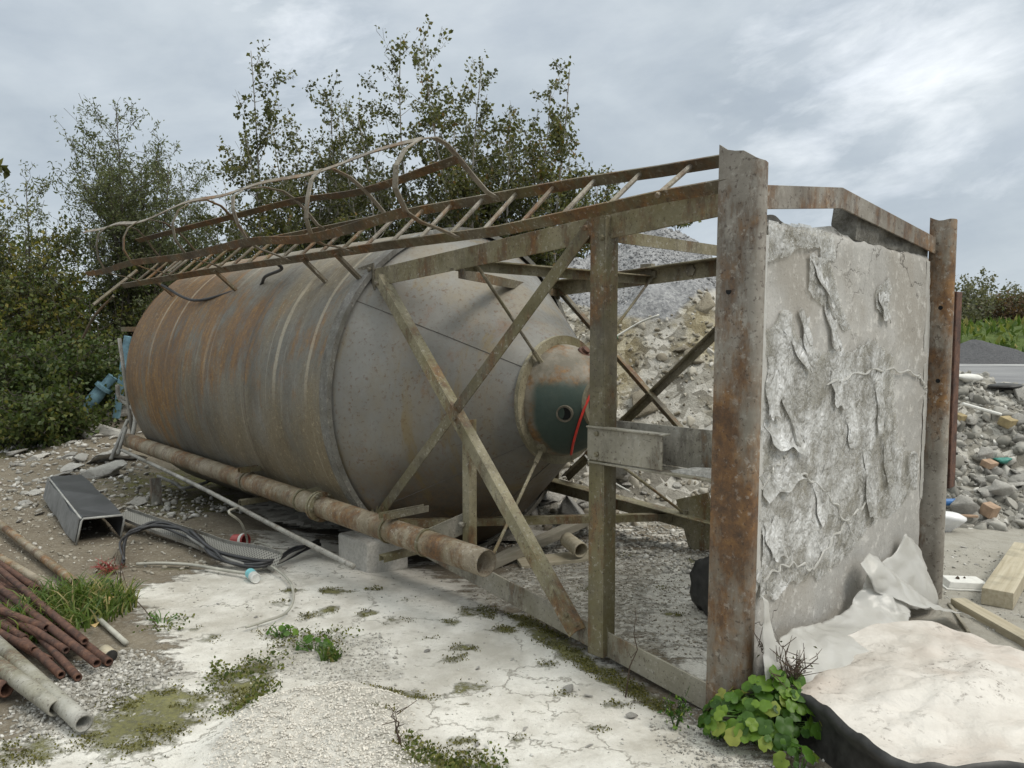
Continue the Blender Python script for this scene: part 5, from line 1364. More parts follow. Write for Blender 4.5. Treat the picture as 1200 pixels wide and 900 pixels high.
# ------------------------------------------------------------------ trees and shrubs
def tree(name, label, cat, base, height, spread, stems, nbr, leaves, lsize, lmat, bark, seed, group=None, lean=(0, 0), start=0.25, asp=1.5, droop=0.4, stem_r=0.05, upness=0.7, taper=0.8, thin_top=0.6, toneshift=0.0):
    r = np.random.default_rng(seed)
    t = thing(name, label, cat, base, 0, group)
    base = np.asarray(base, float)
    mb = MB(); LP = []; LW = []
    for k in range(stems):
        a = r.uniform(0, 2 * PI); tilt = r.uniform(0.0, 0.28) if stems > 1 else 0.03
        hh = height * (1 if k == 0 else r.uniform(0.62, 0.95))
        b0 = base + np.array([math.cos(a), math.sin(a), 0]) * (0.05 + 0.25 * spread * r.uniform(0.1, 0.5) * (stems > 1))
        dirx = np.array([math.cos(a) * tilt + lean[0], math.sin(a) * tilt + lean[1], 1.0])
        m = 9; ph = r.uniform(0, 6, 2)
        pts = [b0 + dirx * hh * i / (m - 1) + np.array([math.sin(i * 0.9 + ph[0]), math.sin(i * 0.8 + ph[1]), 0]) * 0.05 * hh / 5 for i in range(m)]
        pts[0][2] -= 0.1
        rs = [stem_r * hh / 5 * (1 - 0.93 * i / (m - 1)) + 0.004 for i in range(m)]
        mb.tube(pts, rs, 6)
        P_ = np.array(pts)
        LP.append((P_[-3], P_[-2])); LW.append(spread * 0.25); LP.append((P_[-2], P_[-1] + [0, 0, 0.06])); LW.append(spread * 0.25)
        nb = int(nbr * hh / height)
        for j in range(nb):
            f = start + (0.99 - start) * (j + r.uniform(0, 1)) / nb
            g = f * (m - 1); i0 = min(int(g), m - 2); p = P_[i0] + (P_[i0 + 1] - P_[i0]) * (g - i0)
            env = (1 - f) ** taper * 0.85 + 0.22
            if f < start + 0.15: env *= 0.75
            ln = spread * env * r.uniform(0.55, 1.15)
            aa = r.uniform(0, 2 * PI)
            d = np.array([math.cos(aa), math.sin(aa), upness * r.uniform(0.5, 1.4)]); d /= np.linalg.norm(d)
            bend = np.array([0, 0, r.uniform(-0.25, 0.25)])
            bp = [p + d * ln * q + bend * ln * q * q + r.normal(size=3) * 0.03 * ln for q in np.linspace(0, 1, 5)]; bp[0] = p
            r0 = max(0.005, rs[i0] * 0.45)
            mb.tube(bp, [r0, r0 * 0.75, r0 * 0.5, r0 * 0.32, 0.003], 4, cap=False)
            B = np.array(bp)
            for w in range(max(3, int(7 * ln / max(spread, 0.1)) + 2)):
                q = r.uniform(0.2, 1.0); gi = q * 4; k0 = min(int(gi), 3); tp = B[k0] + (B[k0 + 1] - B[k0]) * (gi - k0)
                td = r.normal(size=3) * 0.7 + d * 0.8 + np.array([0, 0, 0.15]); td /= np.linalg.norm(td)
                tl = ln * r.uniform(0.18, 0.42)
                te = tp + td * tl
                mb.tube([tp, (tp + te) / 2 + r.normal(size=3) * 0.02, te], [0.0045, 0.0035, 0.002], 3, cap=False)
                LP.append((tp, te)); LW.append(tl * (1.0 if f < 0.75 else 1 - thin_top * (f - 0.75) / 0.25) * (0.35 + r.uniform(0, 1.2)))
    mb.build('trunk', bark, t, smooth=True)
    LP = np.array(LP); LW = np.array(LW); LW /= LW.sum()
    idx = r.choice(len(LP), leaves, p=LW)
    q = r.uniform(0.05, 1.05, leaves)[:, None]
    P = LP[idx, 0] * (1 - q) + LP[idx, 1] * q + r.normal(size=(leaves, 3)) * lsize * 0.55
    tw = r.uniform(0, 1, len(LP))
    tone = np.clip(0.45 * tw[idx] + 0.55 * r.uniform(0, 1, leaves) + toneshift, 0, 1)
    me = leaf_mesh(P - base, lsize, r, lmat, 'crown', asp, droop, tone)
    link('crown', me, WM[t.name], t)
    return t
def px_at(px, Y):
    return (px - 600) / F_ * Y * 1.0
def htop(py, Y):
    return CAMH + (391 - py) / F_ * Y
# willow on the left
tree('willow_tree', 'tall grey green willow left of the tank, highest on the left side', 'tree', (px_at(165, 13.2), 13.2, 0), htop(112, 13.2) * 0.88, 1.55, 8, 40, 30000, 0.068, M_WILLOW, M_BARK, 21, None, (0, 0), 0.22, 3.0, 0.2, 0.028, 1.2, 0.4, 0.2)
tree('willow_tree', 'slimmer willow just right of the tallest willow, behind the ladder cage end', 'tree', (px_at(228, 14.0), 14.0, 0), htop(165, 14.0) * 0.88, 1.15, 6, 30, 13000, 0.068, M_WILLOW, M_BARK, 22, None, (0, 0), 0.2, 3.0, 0.2, 0.026, 1.2, 0.4, 0.2)
tree('willow_tree', 'sparse pale willow sapling by the left edge of the view', 'tree', (px_at(22, 12.0), 12.0, 0), htop(190, 12.0), 1.2, 4, 24, 6000, 0.08, M_WILLOW, M_BARK, 23, None, (0, 0), 0.3, 3.2, 0.2, 0.03, 1.0, 0.6, 0.4, 0.15)
# birches and alders behind the tank
BT = [(340, 13.6, 70, 1.15, 4, 36, 7600, 0.075, 'dark birch standing left in the clump behind the ladder cage', 0.0),
      (296, 14.4, 165, 0.95, 3, 24, 2600, 0.07, 'low birch with a branch reaching left behind the ladder cage', 0.0),
      (400, 14.2, 98, 1.2, 4, 34, 8200, 0.072, 'dense birch between the dark left birch and the tallest birch', 0.0),
      (482, 13.6, 24, 1.1, 4, 36, 6800, 0.07, 'tallest and thinnest birch above the hoop of the ladder cage', 0.0),
      (525, 14.6, 105, 1.2, 4, 30, 6400, 0.072, 'bushy birch between the two tallest birches', 0.05),
      (572, 13.2, 34, 1.25, 4, 36, 8600, 0.082, 'yellow green alder with a forked top above the ladder', 0.12),
      (615, 14.0, 130, 1.0, 4, 28, 5600, 0.078, 'low alder filling the gap right of the forked alder', 0.06),
      (645, 13.4, 88, 0.8, 3, 30, 5200, 0.082, 'leaning alder at the right end of the clump', 0.08)]
BT += [(366, 14.0, 100, 1.0, 4, 30, 6000, 0.075, 'birch filling the gap just right of the dark left birch', 0.0),
       (442, 13.9, 82, 1.0, 4, 32, 6500, 0.072, 'birch filling the gap just left of the tallest birch', 0.0),
       (545, 13.9, 78, 1.0, 4, 32, 6500, 0.076, 'alder filling the gap just left of the forked alder', 0.06),
       (604, 13.7, 84, 0.95, 4, 30, 6500, 0.078, 'alder filling the gap just right of the forked alder', 0.08)]
for i, (px, Y, py, sp, st, nb, lv, ls, lab, ts) in enumerate(BT):
    tree('birch_tree' if 'birch' in lab else 'alder_tree', lab, 'tree', (px_at(px, Y), Y, 0), htop(py, Y) * 0.925, sp * 1.05, st + 1, nb + 2, int(lv * 1.6), ls * 0.88, M_BIRCH, M_BARKPALE, 40 + i, None, (0.04 if px > 640 else 0.0, 0), 0.16, 1.35, 0.35, 0.024, 0.95, 0.42, 0.35, ts)
for i, (px, Y, py, lv, lab) in enumerate([(745, 15.5, 205, 1500, 'thin leafy sapling behind the grey gravel on the mound'), (800, 16.2, 228, 3200, 'dark leafy bush showing over the right of the gravel mound'), (705, 16.0, 215, 1500, 'sparse twiggy sapling seen between the ladder rungs')]):
    tree('sapling', lab, 'tree', (px_at(px, Y), Y, 0), htop(py, Y), 1.0, 3, 22, lv, 0.10, M_BIRCH, M_BARK, 70 + i, None, (0, 0), 0.35, 1.4, 0.3, 0.025, 0.9, 0.6, 0.4)
tree('yellow_bush', 'yellow green bush under the ladder cage behind the tank', 'bush', (px_at(312, 12.4), 12.4, 0), htop(262, 12.4), 1.0, 6, 20, 6000, 0.075, M_YELBUSH, M_BARK, 80, None, (0, 0), 0.2, 1.8, 0.3, 0.02, 1.0, 0.5, 0.2)
# thicket on the left: bushes
BS = [(-60, 11.8, 255, 1.6, 7000, 'olive bush cut by the left edge of the view', 0.15),
      (34, 12.6, 270, 1.3, 7500, 'tall yellowing bush below the pale willow sapling', 0.36),
      (108, 12.4, 305, 1.2, 7000, 'leafy bush at the foot of the tallest willow', 0.18),
      (20, 10.9, 395, 1.15, 9000, 'dark low bramble bush at the left edge', -0.12),
      (88, 11.0, 410, 0.95, 7500, 'dark bramble beside the blue machine part', -0.12),
      (58, 10.2, 470, 0.75, 5500, 'low grey green shrub at the front of the thicket', 0.0),
      (175, 13.6, 300, 1.1, 4500, 'bush behind the roof end of the tank', 0.12),
      (-40, 10.4, 440, 0.95, 5000, 'dark scrub at the far left front of the thicket', -0.1)]
for i, (px, Y, py, sp, lv, lab, ts) in enumerate(BS):
    tree('bush', lab, 'bush', (px_at(px, Y), Y, 0), htop(py, Y), sp, 9, 16, lv, 0.075, M_BUSH, M_BARK, 100 + i, None, (0, 0), 0.03, 1.6, 0.4, 0.022, 0.6, 0.35, 0.1, ts)
# a further wall of trees behind so that no bare horizon shows through
for i, (px, Y, py, lv) in enumerate([(-40, 19, 270, 4500), (70, 20, 285, 4500), (190, 19, 280, 4500), (300, 20, 275, 4500), (410, 19, 265, 4500), (520, 20, 262, 4500), (620, 19, 268, 4500), (700, 21, 300, 3500)]):
    tree('background_tree', ['leftmost', 'second', 'third', 'fourth', 'fifth', 'sixth', 'seventh', 'rightmost'][i] + ' from the left of the hazy trees far behind the tank', 'tree', (px_at(px, Y), Y, 0), htop(py, Y), 1.9, 5, 18, lv, 0.12, M_BUSH, M_BARK, 140 + i, 'trees behind the thicket', (0, 0), 0.05, 1.5, 0.4, 0.02, 0.6, 0.4, 0.1, 0.0)
# far hedge on the right
for i, (px, Y, py, sp, mt, lab) in enumerate([(1110, 72, 330, 3.2, M_FARLEAF, 'distant tree half hidden by the right rusty post'), (1138, 75, 326, 3.2, M_FARLEAF, 'distant pale feathery tree just right of the rusty post'), (1160, 70, 345, 4.2, M_FARLEAF, 'distant round dark tree above the grassy bank'),
                                               (1182, 68, 352, 3.0, M_FARRED, 'distant russet bush on top of the grassy bank'), (1196, 74, 328, 2.6, M_FARLEAF, 'distant slender tree near the right edge'), (1225, 70, 338, 4.5, M_FARLEAF, 'distant tree cut by the right edge of the view'), (1128, 68, 358, 3.8, M_FARLEAF, 'distant low bush behind the dark gravel heap')]):
    tree('distant_tree', lab, 'tree', (px_at(px, Y), Y, 0), htop(py, Y), sp, 6, 20, 2400, 0.30, mt, M_BARK, 170 + i, None, (0, 0), 0.05, 1.4, 0.2, 0.02, 0.8, 0.45, 0.2)
for i in range(9):
    tree('distant_tree', 'distant tree of the hedge line beyond the grey yard, hidden behind the slab', 'tree', (-6 + i * 4.1, 66 + (i % 3) * 3, 0), 4.6 + 1.3 * math.sin(i * 2.1), 3.6, 4, 14, 1300, 0.42, M_FARLEAF if i % 4 else M_FARRED, M_BARK, 200 + i, 'hedge line behind the slab', (0, 0), 0.05, 1.4, 0.2, 0.02, 0.8, 0.45, 0.2)
for i in range(6):
    tree('distant_tree', 'distant tree on the grassy bank beyond the right edge of the view', 'tree', (50 + i * 5.5, 68 + (i % 2) * 4, 0), 5.2 + 1.2 * math.sin(i * 1.7), 3.8, 4, 14, 1300, 0.42, M_FARLEAF, M_BARK, 220 + i, 'trees on the bank beyond the right edge', (0, 0), 0.05, 1.4, 0.2, 0.02, 0.8, 0.45, 0.2)
# overhanging leaf spray that enters the view at the left edge
sp_t = thing('overhanging_branch', 'thin branch with dark leaves reaching in from the left edge', 'branch', (px_at(-90, 6), 6.0, 0))
mb = MB(); r = np.random.default_rng(3); LPs = []
main_ = [np.array([px_at(-120, 6), 6.0, 0.0]), np.array([px_at(-95, 6), 6.0, 1.6]), np.array([px_at(-70, 6), 6.0, 2.9]), np.array([px_at(-5, 6), 6.0, 2.95])]
mb.tube(catm(main_, 6), 0.012, 6); mb.build('stem', M_BARK, sp_t)
for ex, ey in ((8, 172), (14, 200), (2, 185), (-14, 178), (-30, 190), (20, 205)):
    p1 = np.array([px_at(ex, 6), 6.0 + r.uniform(-.2, .2), htop(ey, 6)])
    p0 = np.array([px_at(-40, 6), 6.0, htop(188, 6)])
    for q in r.uniform(0.2, 1, 9): LPs.append(p0 + (p1 - p0) * q + r.normal(size=3) * 0.02)
link('leaves', leaf_mesh(np.array(LPs) - np.array(sp_t.location), 0.07, r, M_BIRCH, 'leaves', 1.4, 0.3), WM[sp_t.name], sp_t)

# ------------------------------------------------------------------ rubble chunks and stones
rk = [fast_mesh('rubble_chunk', V, F, M_ROCK) for V, F in PROTO2]
rkb = [fast_mesh('rubble_chunk', V, F, M_ROCKBR) for V, F in PROTO2]
rkp = [fast_mesh('concrete_lump', V, F, M_ROCKPALE) for V, F in PROTO2]
def put_rock(meshes, p, s, label, group, r, name='rubble_chunk', cat='rubble', flat=1.0):
    m = Matrix.Translation(Vector(p)) @ Matrix.Rotation(r.uniform(0, 6.28), 4, 'Z') @ Matrix.Rotation(r.uniform(-.5, .5), 4, 'X') @ Matrix.Diagonal((s * r.uniform(.8, 1.3), s * r.uniform(.8, 1.2), s * flat * r.uniform(.7, 1.1), 1))
    return tag(link(name, meshes[r.integers(0, len(meshes))], m), label, cat, group)
r = np.random.default_rng(77)
cnt = 0
while cnt < 290:                       # right-hand rubble bank
    x = r.uniform(3.0, 6.4); y = 6.0 + abs(r.normal()) * 1.1
    h = mh_at(np.array([[x, y]]))[0]
    if y > 9 or h < 0.0: continue
    s = 0.05 + 0.13 * r.uniform() ** 2.0
    put_rock(rk, (x, y, h + s * 0.12), s, 'grey broken concrete chunk in the rubble bank right of the slab', 'chunks of the right rubble bank', r); cnt += 1
cnt = 0
while cnt < 110:                       # mound behind the cone
    x = r.uniform(-0.6, 3.0); y = 6.2 + abs(r.normal()) * 2.0
    P_ = np.array([[x, y]]); h = mh_at(P_)[0]
    if y > 11 or h < 0.02 or (heap_mask(P_, np.array([h]))[0] > 0.3): continue
    s = 0.05 + 0.24 * r.uniform() ** 2.6
    brown = h > 0.75
    put_rock(rkb if brown else rk, (x, y, h + s * 0.1), s, 'brownish rubble chunk on the mound behind the cone' if brown else 'grey rubble chunk at the foot of the mound behind the cone', 'brown chunks of the mound' if brown else 'grey chunks of the mound foot', r, 'mound_chunk'); cnt += 1
def mound_pts(n, r, x0, x1, y0, y1, heap):
    P_ = np.c_[r.uniform(x0, x1, n), r.uniform(y0, y1, n)]
    h = mh_at(P_); hm = heap_mask(P_, h)
    k = (h > -0.02) & ((hm > 0.5) if heap else (hm < 0.6))
    return np.c_[P_[k], h[k]]
Pm = mound_pts(9000, r, 2.4, 8.0, 5.9, 9.5, False)
scatter('small_rubble', Pm, 0.012 + 0.04 * r.uniform(size=len(Pm)) ** 2.5, M_STONES, seed=2)
Pm = mound_pts(2600, r, 2.6, 7.0, 5.95, 9.0, False)
scatter('broken_rubble', Pm, 0.035 + 0.075 * r.uniform(size=len(Pm)) ** 1.8, M_STONES, PROTO15, seed=22, tone=np.clip(r.normal(.45, .2, len(Pm)), 0, 1))
Pm = mound_pts(11000, r, -1.6, 2.8, 5.9, 12.0, False)
scatter('mound_rubble', Pm, 0.010 + 0.035 * r.uniform(size=len(Pm)) ** 2.5, M_STONESBR, seed=3)
Pm = mound_pts(2200, r, -1.6, 2.8, 5.9, 12.0, False)
scatter('mound_lumps', Pm, 0.03 + 0.06 * r.uniform(size=len(Pm)) ** 2, M_STONESBR, PROTO15, seed=33)
Pm = mound_pts(14000, r, -1.0, 4.0, 8.5, 12.5, True)
scatter('gravel', Pm, 0.014 + 0.022 * r.uniform(size=len(Pm)) ** 2, M_STONESGR, seed=4)
# broken concrete lumps under the thicket, near the roof end of the tank
_lr = np.random.default_rng(515)
LUMPS = [(_lr.normal(122, 32), _lr.normal(528, 20), 0.05 + 0.2 * _lr.uniform() ** 2) for _ in range(46)] + [(60, 520, .10), (95, 548, .16), (128, 528, .30), (110, 510, .22), (75, 560, .14), (150, 545, .18), (118, 560, .32), (40, 575, .08), (30, 590, .10), (22, 612, .06), (140, 505, .16), (85, 535, .12), (48, 602, .07), (162, 590, .15), (196, 598, .07), (20, 552, .09), (172, 556, .08), (135, 480, .2), (100, 500, .15), (64, 690, .04), (40, 578, .12)]
for px, py, s in LUMPS:
    p = onground(px, py); put_rock(rkp if s > 0.09 else rk, (p[0], p[1], p[2] + s * 0.2), s, 'pale broken concrete lump lying near the thicket', 'lumps near the thicket', r, 'concrete_lump', 'concrete lump', 0.55)
p = onground(118, 522)
mb = MB().bar((p[0] - .5, p[1] - .1, .30), (p[0] + .35, p[1] + .25, .40), (0, 1, .2), 0.45, (0, 0, 1), 0.07)
tag(mb.build('concrete_slab_fragment', M_ROCKPALE, bevel=0.02), 'flat tilted pale slab fragment on the debris by the tank end', 'slab fragment')
# loose stones on the yard
SPOTS = [(800, 615 + 200, .05), (665, 803, .045), (690, 808, .035), (825, 838, .06), (742, 830, .05), (560, 780, .025), (500, 760, .02), (430, 715, .025), (350, 690, .02), (480, 640, .03), (1105, 652, .03), (1145, 660, .025), (1172, 676, .03), (1130, 640, .03), (1190, 700, .02), (600, 770, .02), (615, 850, .02), (300, 720, .02), (255, 705, .02), (720, 640, .04), (780, 640, .05), (810, 690, .03), (255, 775, .02), (560, 870, .018), (690, 872, .02)]
for px, py, s in SPOTS:
    p = onground(px, py); put_rock(rkp if s < .04 else rk, (p[0], p[1], p[2] + s * .15), s, 'small loose stone lying on the dusty yard', 'loose stones on the yard', r, 'stone', 'stone', 0.6)
def stones_in(name, poly, n, smin, smax, seed, mat=M_STONES, tone=None, dz=0.0):
    rr = np.random.default_rng(seed); q = in_poly(n, poly, rr)
    S = smin + (smax - smin) * rr.uniform(size=n) ** 2.5
    z = ground_h(q) + dz + S * 0.2
    tn = None if tone is None else np.clip(rr.normal(tone, 0.22, n), 0, 1)
    return scatter(name, np.c_[q, z], S, mat, seed=seed, tone=tn, flatten=0.75)
stones_in('pipe_side_gravel', GRAVELS[0], 2200, 0.006, 0.022, 11, tone=0.66)
stones_in('patch_gravel', GRAVELS[1], 1100, 0.004, 0.014, 12, tone=0.7)
stones_in('frame_gravel', GRAVELS[2], 3600, 0.004, 0.016, 13, tone=0.55, mat=M_STONESBR)
stones_in('lump_aggregate', GRAVELS[3], 7000, 0.004, 0.011, 14, tone=1.0, mat=M_STONESCR)
stones_in('yard_litter', pxpoly((-80, 560), (130, 580), (330, 640), (180, 680), (60, 700), (-80, 720)), 1900, 0.006, 0.03, 15, tone=0.6, mat=M_STONESBR)
stones_in('thicket_litter', pxpoly((-60, 520), (70, 515), (150, 540), (300, 590), (160, 620), (-60, 580)), 1900, 0.01, 0.06, 16, tone=0.7)
stones_in('dust_litter', DUST1, 1500, 0.003, 0.012, 17, tone=0.85)
stones_in('right_litter', pxpoly((1090, 640), (1280, 640), (1300, 780), (1100, 720)), 900, 0.004, 0.018, 18, tone=0.7)
stones_in('back_litter', pxpoly((560, 630), (640, 590), (850, 590), (850, 690), (700, 650)), 2600, 0.008, 0.035, 19, tone=0.6)
stones_in('foot_litter', pxpoly((760, 840), (850, 800), (980, 860), (1040, 905), (800, 905)), 1800, 0.003, 0.014, 20, tone=0.5)

# low moss and ground cover on the yard
_r = np.random.default_rng(808)
_q = np.c_[_r.uniform(-3.2, 1.4, 260000), _r.uniform(2.6, 6.0, 260000)]
_m = np.zeros(len(_q))
for pl_, so_, k_ in MOSSES: _m = np.maximum(_m, k_ * poly_mask(_q, pl_, so_ * 0.6))
_m = _m * sstep(0.42, 0.60, fbm(_q * 9, 4, 300)) 
_q = _q[_m > _r.uniform(0.05, 1.0, len(_q))][:26000]
_P = np.c_[_q, ground_h(_q) + _r.uniform(0, .006, len(_q))]
M_MOSS = m_leaf('moss_tufts', [(0.0, (0.055, 0.055, 0.015)), (0.5, (0.11, 0.105, 0.022)), (0.85, (0.17, 0.16, 0.035)), (1.0, (0.22, 0.19, 0.07))], 0.8, 0.2)
tag(link('moss', leaf_mesh(_P, 0.010, _r, M_MOSS, 'moss', 1.3, -0.7)), kind='stuff')
_cv = [pxpoly((250, 775), (325, 765), (325, 815), (290, 845), (250, 830)), pxpoly((330, 735), (410, 735), (415, 765), (340, 765)), pxpoly((480, 875), (560, 872), (600, 915), (470, 915)), pxpoly((170, 725), (215, 722), (215, 740), (175, 742))]
_q = np.concatenate([in_poly(n_, p_, _r) for n_, p_ in zip((900, 260, 420, 120), _cv)])
_q = _q[fbm(_q * 8, 3, 44) > 0.46]
_P = np.c_[_q, ground_h(_q) + _r.uniform(.004, .03, len(_q))]
M_COVER = m_leaf('low_green_cover', [(0.0, (0.05, 0.075, 0.018)), (0.5, (0.10, 0.125, 0.03)), (1.0, (0.19, 0.19, 0.05))], 0.7)
tag(link('ground_cover', leaf_mesh(_P, 0.018, _r, M_COVER, 'ground_cover', 1.3, -0.2)), kind='stuff')
# ------------------------------------------------------------------ pipes on the left
RP = [((-30, 665), (128, 782), .024), ((-36, 678), (114, 790), .025), ((-10, 694), (92, 800), .022), ((-25, 712), (72, 797), .023), ((-60, 690), (78, 774), .022), ((-70, 712), (58, 780), .024), ((-60, 684), (60, 722), .022), ((-90, 705), (55, 752), .024), ((-80, 655), (45, 732), .023), ((-100, 690), (30, 758), .022), ((-60, 640), (44, 704), .024), ((-70, 668), (50, 716), .023), ((-60, 700), (66, 765), .022), ((-20, 672), (100, 768), .022), ((-80, 720), (40, 772), .023)]
for i, (a, b, rad_) in enumerate(RP):
    h = 0.02 + (0.045 if i % 3 == 1 else 0.0) + (0.035 if i > 5 else 0)
    pa, pb = at(*a), at(*b)
    dz = 0.012
    rad_ *= 0.84
    mb = MB(); mb.pipe((pa[0], pa[1], h + dz + rad_), (pb[0], pb[1], h * 0.6 + rad_ * 0.6), rad_, 0.007, 14)
    tag(mb.build('rusty_pipe', M_RUST, smooth=True, fixn=True), 'thin rusty steel pipe in the heap under the green grass', 'pipe', 'rusty pipes in the heap')
for a, b, rad_, lab, m in (((-40, 590), (88, 692), .028, 'upper long brown pole lying behind the rusty pipe heap', M_PIPE), ((-60, 628), (70, 705), .03, 'lower long brown pole lying along the rusty pipe heap', M_PIPE)):
    pa, pb = at(*a), at(*b)
    tag(MB().pipe((pa[0], pa[1], .06), (pb[0], pb[1], .05), rad_, .006, 14).build('pole', m, smooth=True, fixn=True), lab, 'pole')
for a, b, za, zb, rad_, lab in (((-40, 722), (98, 848), .12, .055, .036, 'longer grey pipe with open end, right of the grey pair'), ((-40, 752), (66, 830), .12, .06, .035, 'shorter grey pipe with open end, left of the grey pair')):
    pa, pb = at(*a, za), at(*b, zb)
    tag(MB().pipe(pa, pb, rad_, .008, 22).build('grey_pipe', M_GREYPIPE, smooth=True, fixn=True), lab, 'pipe')
pa, pb = at(-30, 800, .05), at(8, 808, .05)
tag(MB().pipe(pa, pb, .035, .007, 14).build('rusty_pipe_stub', M_RUST, smooth=True, fixn=True), 'short rusty pipe stub left of the grey pipes', 'pipe')
pa, pb = onground(108, 720, .02), onground(148, 757, .02)
tag(MB().tube([pa, pb], .014, 10).build('white_stick', M_WIRE, smooth=True), 'white speckled stick beside the green grass', 'stick')
c_ = onground(128, 774, .0)
t = thing('log_end', 'small cut branch stub with dark end beside the rusty pipes', 'log', c_)
MB().tube([c_ + [-.05, .05, .035], c_ + [.01, 0, .03]], .032, 14).build('bark', M_WOOD, t, smooth=True)
MB().lathe(c_ + [.0105, -.0005, .03], np.array([.06, -.05, -.005]), [(0, 0.031), (0.004, 0.03), (0.005, 0)], 14).build('dark_end', M_BLACKPLAS, t)
# plants -------------------------------------------------------------
def grass_clump(name, ctr, rx, ry, n, hmin, hmax, seed, label, cat, w=0.006):
    rr = np.random.default_rng(seed)
    a = rr.uniform(0, 6.28, n); q = np.sqrt(rr.uniform(size=n))
    b = np.c_[ctr[0] + rx * q * np.cos(a), ctr[1] + ry * q * np.sin(a)]
    z = ground_h(b); hh = rr.uniform(hmin, hmax, n) * (1.15 - 0.5 * q)
    d = rr.normal(size=(n, 2)) * 0.35; sd_ = rr.normal(size=(n, 2)); sd_ /= np.linalg.norm(sd_, axis=1)[:, None]
    rows = []
    for f, ww in ((0, 1.0), (0.4, 0.9), (0.75, 0.6), (1.0, 0.08)):
        c = np.c_[b + d * (hh * f ** 1.8)[:, None] * 1.3, z + hh * (f - 0.28 * f ** 3)]
        off = np.c_[sd_ * w * ww, np.zeros(n)]
        rows += [c - off, c + off]
    V = np.stack(rows, 1).reshape(-1, 3)
    k = np.arange(n)[:, None, None] * 8
    F = (np.array([[0, 1, 3, 2], [2, 3, 5, 4], [4, 5, 7, 6]])[None] + k).reshape(-1, 4)
    tn = np.repeat(np.clip(rr.normal(0.5, 0.3, n), 0, 1), 8)
    me = fast_mesh(name, V - np.array([ctr[0], ctr[1], 0]), F, M_GRASS, False, {'tone': (tn, 'POINT')})
    o = link(name, me, Matrix.Translation(Vector((ctr[0], ctr[1], 0))))
    return tag(o, label, cat)
g1 = at(85, 715)
grass_clump('grass_clump', g1, 0.34, 0.34, 950, .05, .26, 5, 'big bright green grass clump growing over the rusty pipes', 'grass clump')
g2 = at(30, 735)
grass_clump('grass_clump', g2, 0.35, 0.28, 420, .04, .18, 6, 'lower grass clump by the left edge among the rusty pipes', 'grass clump')
g3 = at(388, 770)
grass_clump('grass_tuft', g3, 0.05, 0.05, 70, .05, .11, 7, 'small grass tuft on the dusty ground', 'grass tuft')
def leafy_plant(name, ctr, rx, ry, hmax, n, lr, seed, label, cat, mat=M_MALLOW, ztop=None, notch=True):
    """round scalloped leaves on stalks"""
    rr = np.random.default_rng(seed); t = thing(name, label, cat, ctr)
    mbs = MB(); Vs, Fs, T, off = [], [], [], 0
    K = 18
    for i in range(n):
        a = rr.uniform(0, 6.28); q = math.sqrt(rr.uniform())
        x, y = ctr[0] + rx * q * math.cos(a), ctr[1] + ry * q * math.sin(a)
        z = ctr[2] + 0.02 + hmax * (1 - 0.75 * q ** 1.6) * rr.uniform(0.45, 1.0)
        s = lr * rr.uniform(0.35, 1.25)
        nr = np.array([math.cos(a) * (0.25 + 0.7 * q) + rr.normal() * .25, math.sin(a) * (0.25 + 0.7 * q) - 0.25 + rr.normal() * .25, 0.85]); nr /= np.linalg.norm(nr)
        e1 = np.cross(nr, [rr.normal(), rr.normal(), .2]); e1 /= np.linalg.norm(e1); e2 = np.cross(nr, e1)
        c = np.array([x, y, z])
        mbs.tube([np.array([ctr[0] + rx * .35 * q * math.cos(a), ctr[1] + ry * .35 * q * math.sin(a), ctr[2]]), (c + np.array([ctr[0], ctr[1], z])) / 2 - [0, 0, .02], c - nr * 0.002], [.003, .0025, .002], 5)
        V = [c - nr * s * 0.10]
        for ring, fr in ((0, 0.55), (1, 1.0)):
            for k in range(K):
                b = 2 * PI * k / K
                rad_ = s * fr * (1 + (0.07 * math.sin(b * 7 + i) if ring else 0)) * (1 - (0.45 * math.exp(-((b - PI) / 0.3) ** 2) if notch else 0))
                cup = s * (0.16 * fr * fr * math.sin(b * 3.5 + i) * 0.6 + 0.10 * fr - 0.12 * (fr > 0.9))
                V.append(c + (e1 * math.cos(b) + e2 * math.sin(b)) * rad_ + nr * cup)
        Vs.append(np.array(V))
        for k in range(K):
            k2 = (k + 1) % K
            Fs.append((off, off + 1 + k, off + 1 + k2)); Fs.append((off + 1 + k, off + 1 + K + k, off + 1 + K + k2)); Fs.append((off + 1 + k, off + 1 + K + k2, off + 1 + k2))
        T += [min(1, max(0, rr.normal(.5, .28)))] * len(V); off += len(V)
    me = fast_mesh('leaves', np.concatenate(Vs) - np.array(ctr), np.array(Fs), mat, True, {'tone': (np.array(T), 'POINT')})
    link('leaves', me, WM[t.name], t)
    mbs.build('stalks', m_plain('green_stalk', (0.10, 0.19, 0.04), 0.5), t)
    return t
pc = onground(902, 862); 
leafy_plant('leafy_weed', pc, 0.27, 0.18, 0.27, 200, 0.033, 4, 'bright green round leaved weed at the foot of the near rusty post', 'weed')
pc = onground(838, 856)
leafy_plant('leafy_weed', pc, 0.07, 0.05, 0.09, 16, 0.024, 5, 'little green weed left of the foot of the near rusty post', 'weed')
pc = onground(935, 898)
leafy_plant('leafy_weed', pc, 0.07, 0.05, 0.08, 9, 0.030, 15, 'low green weed at the bottom edge by the pad corner', 'weed')
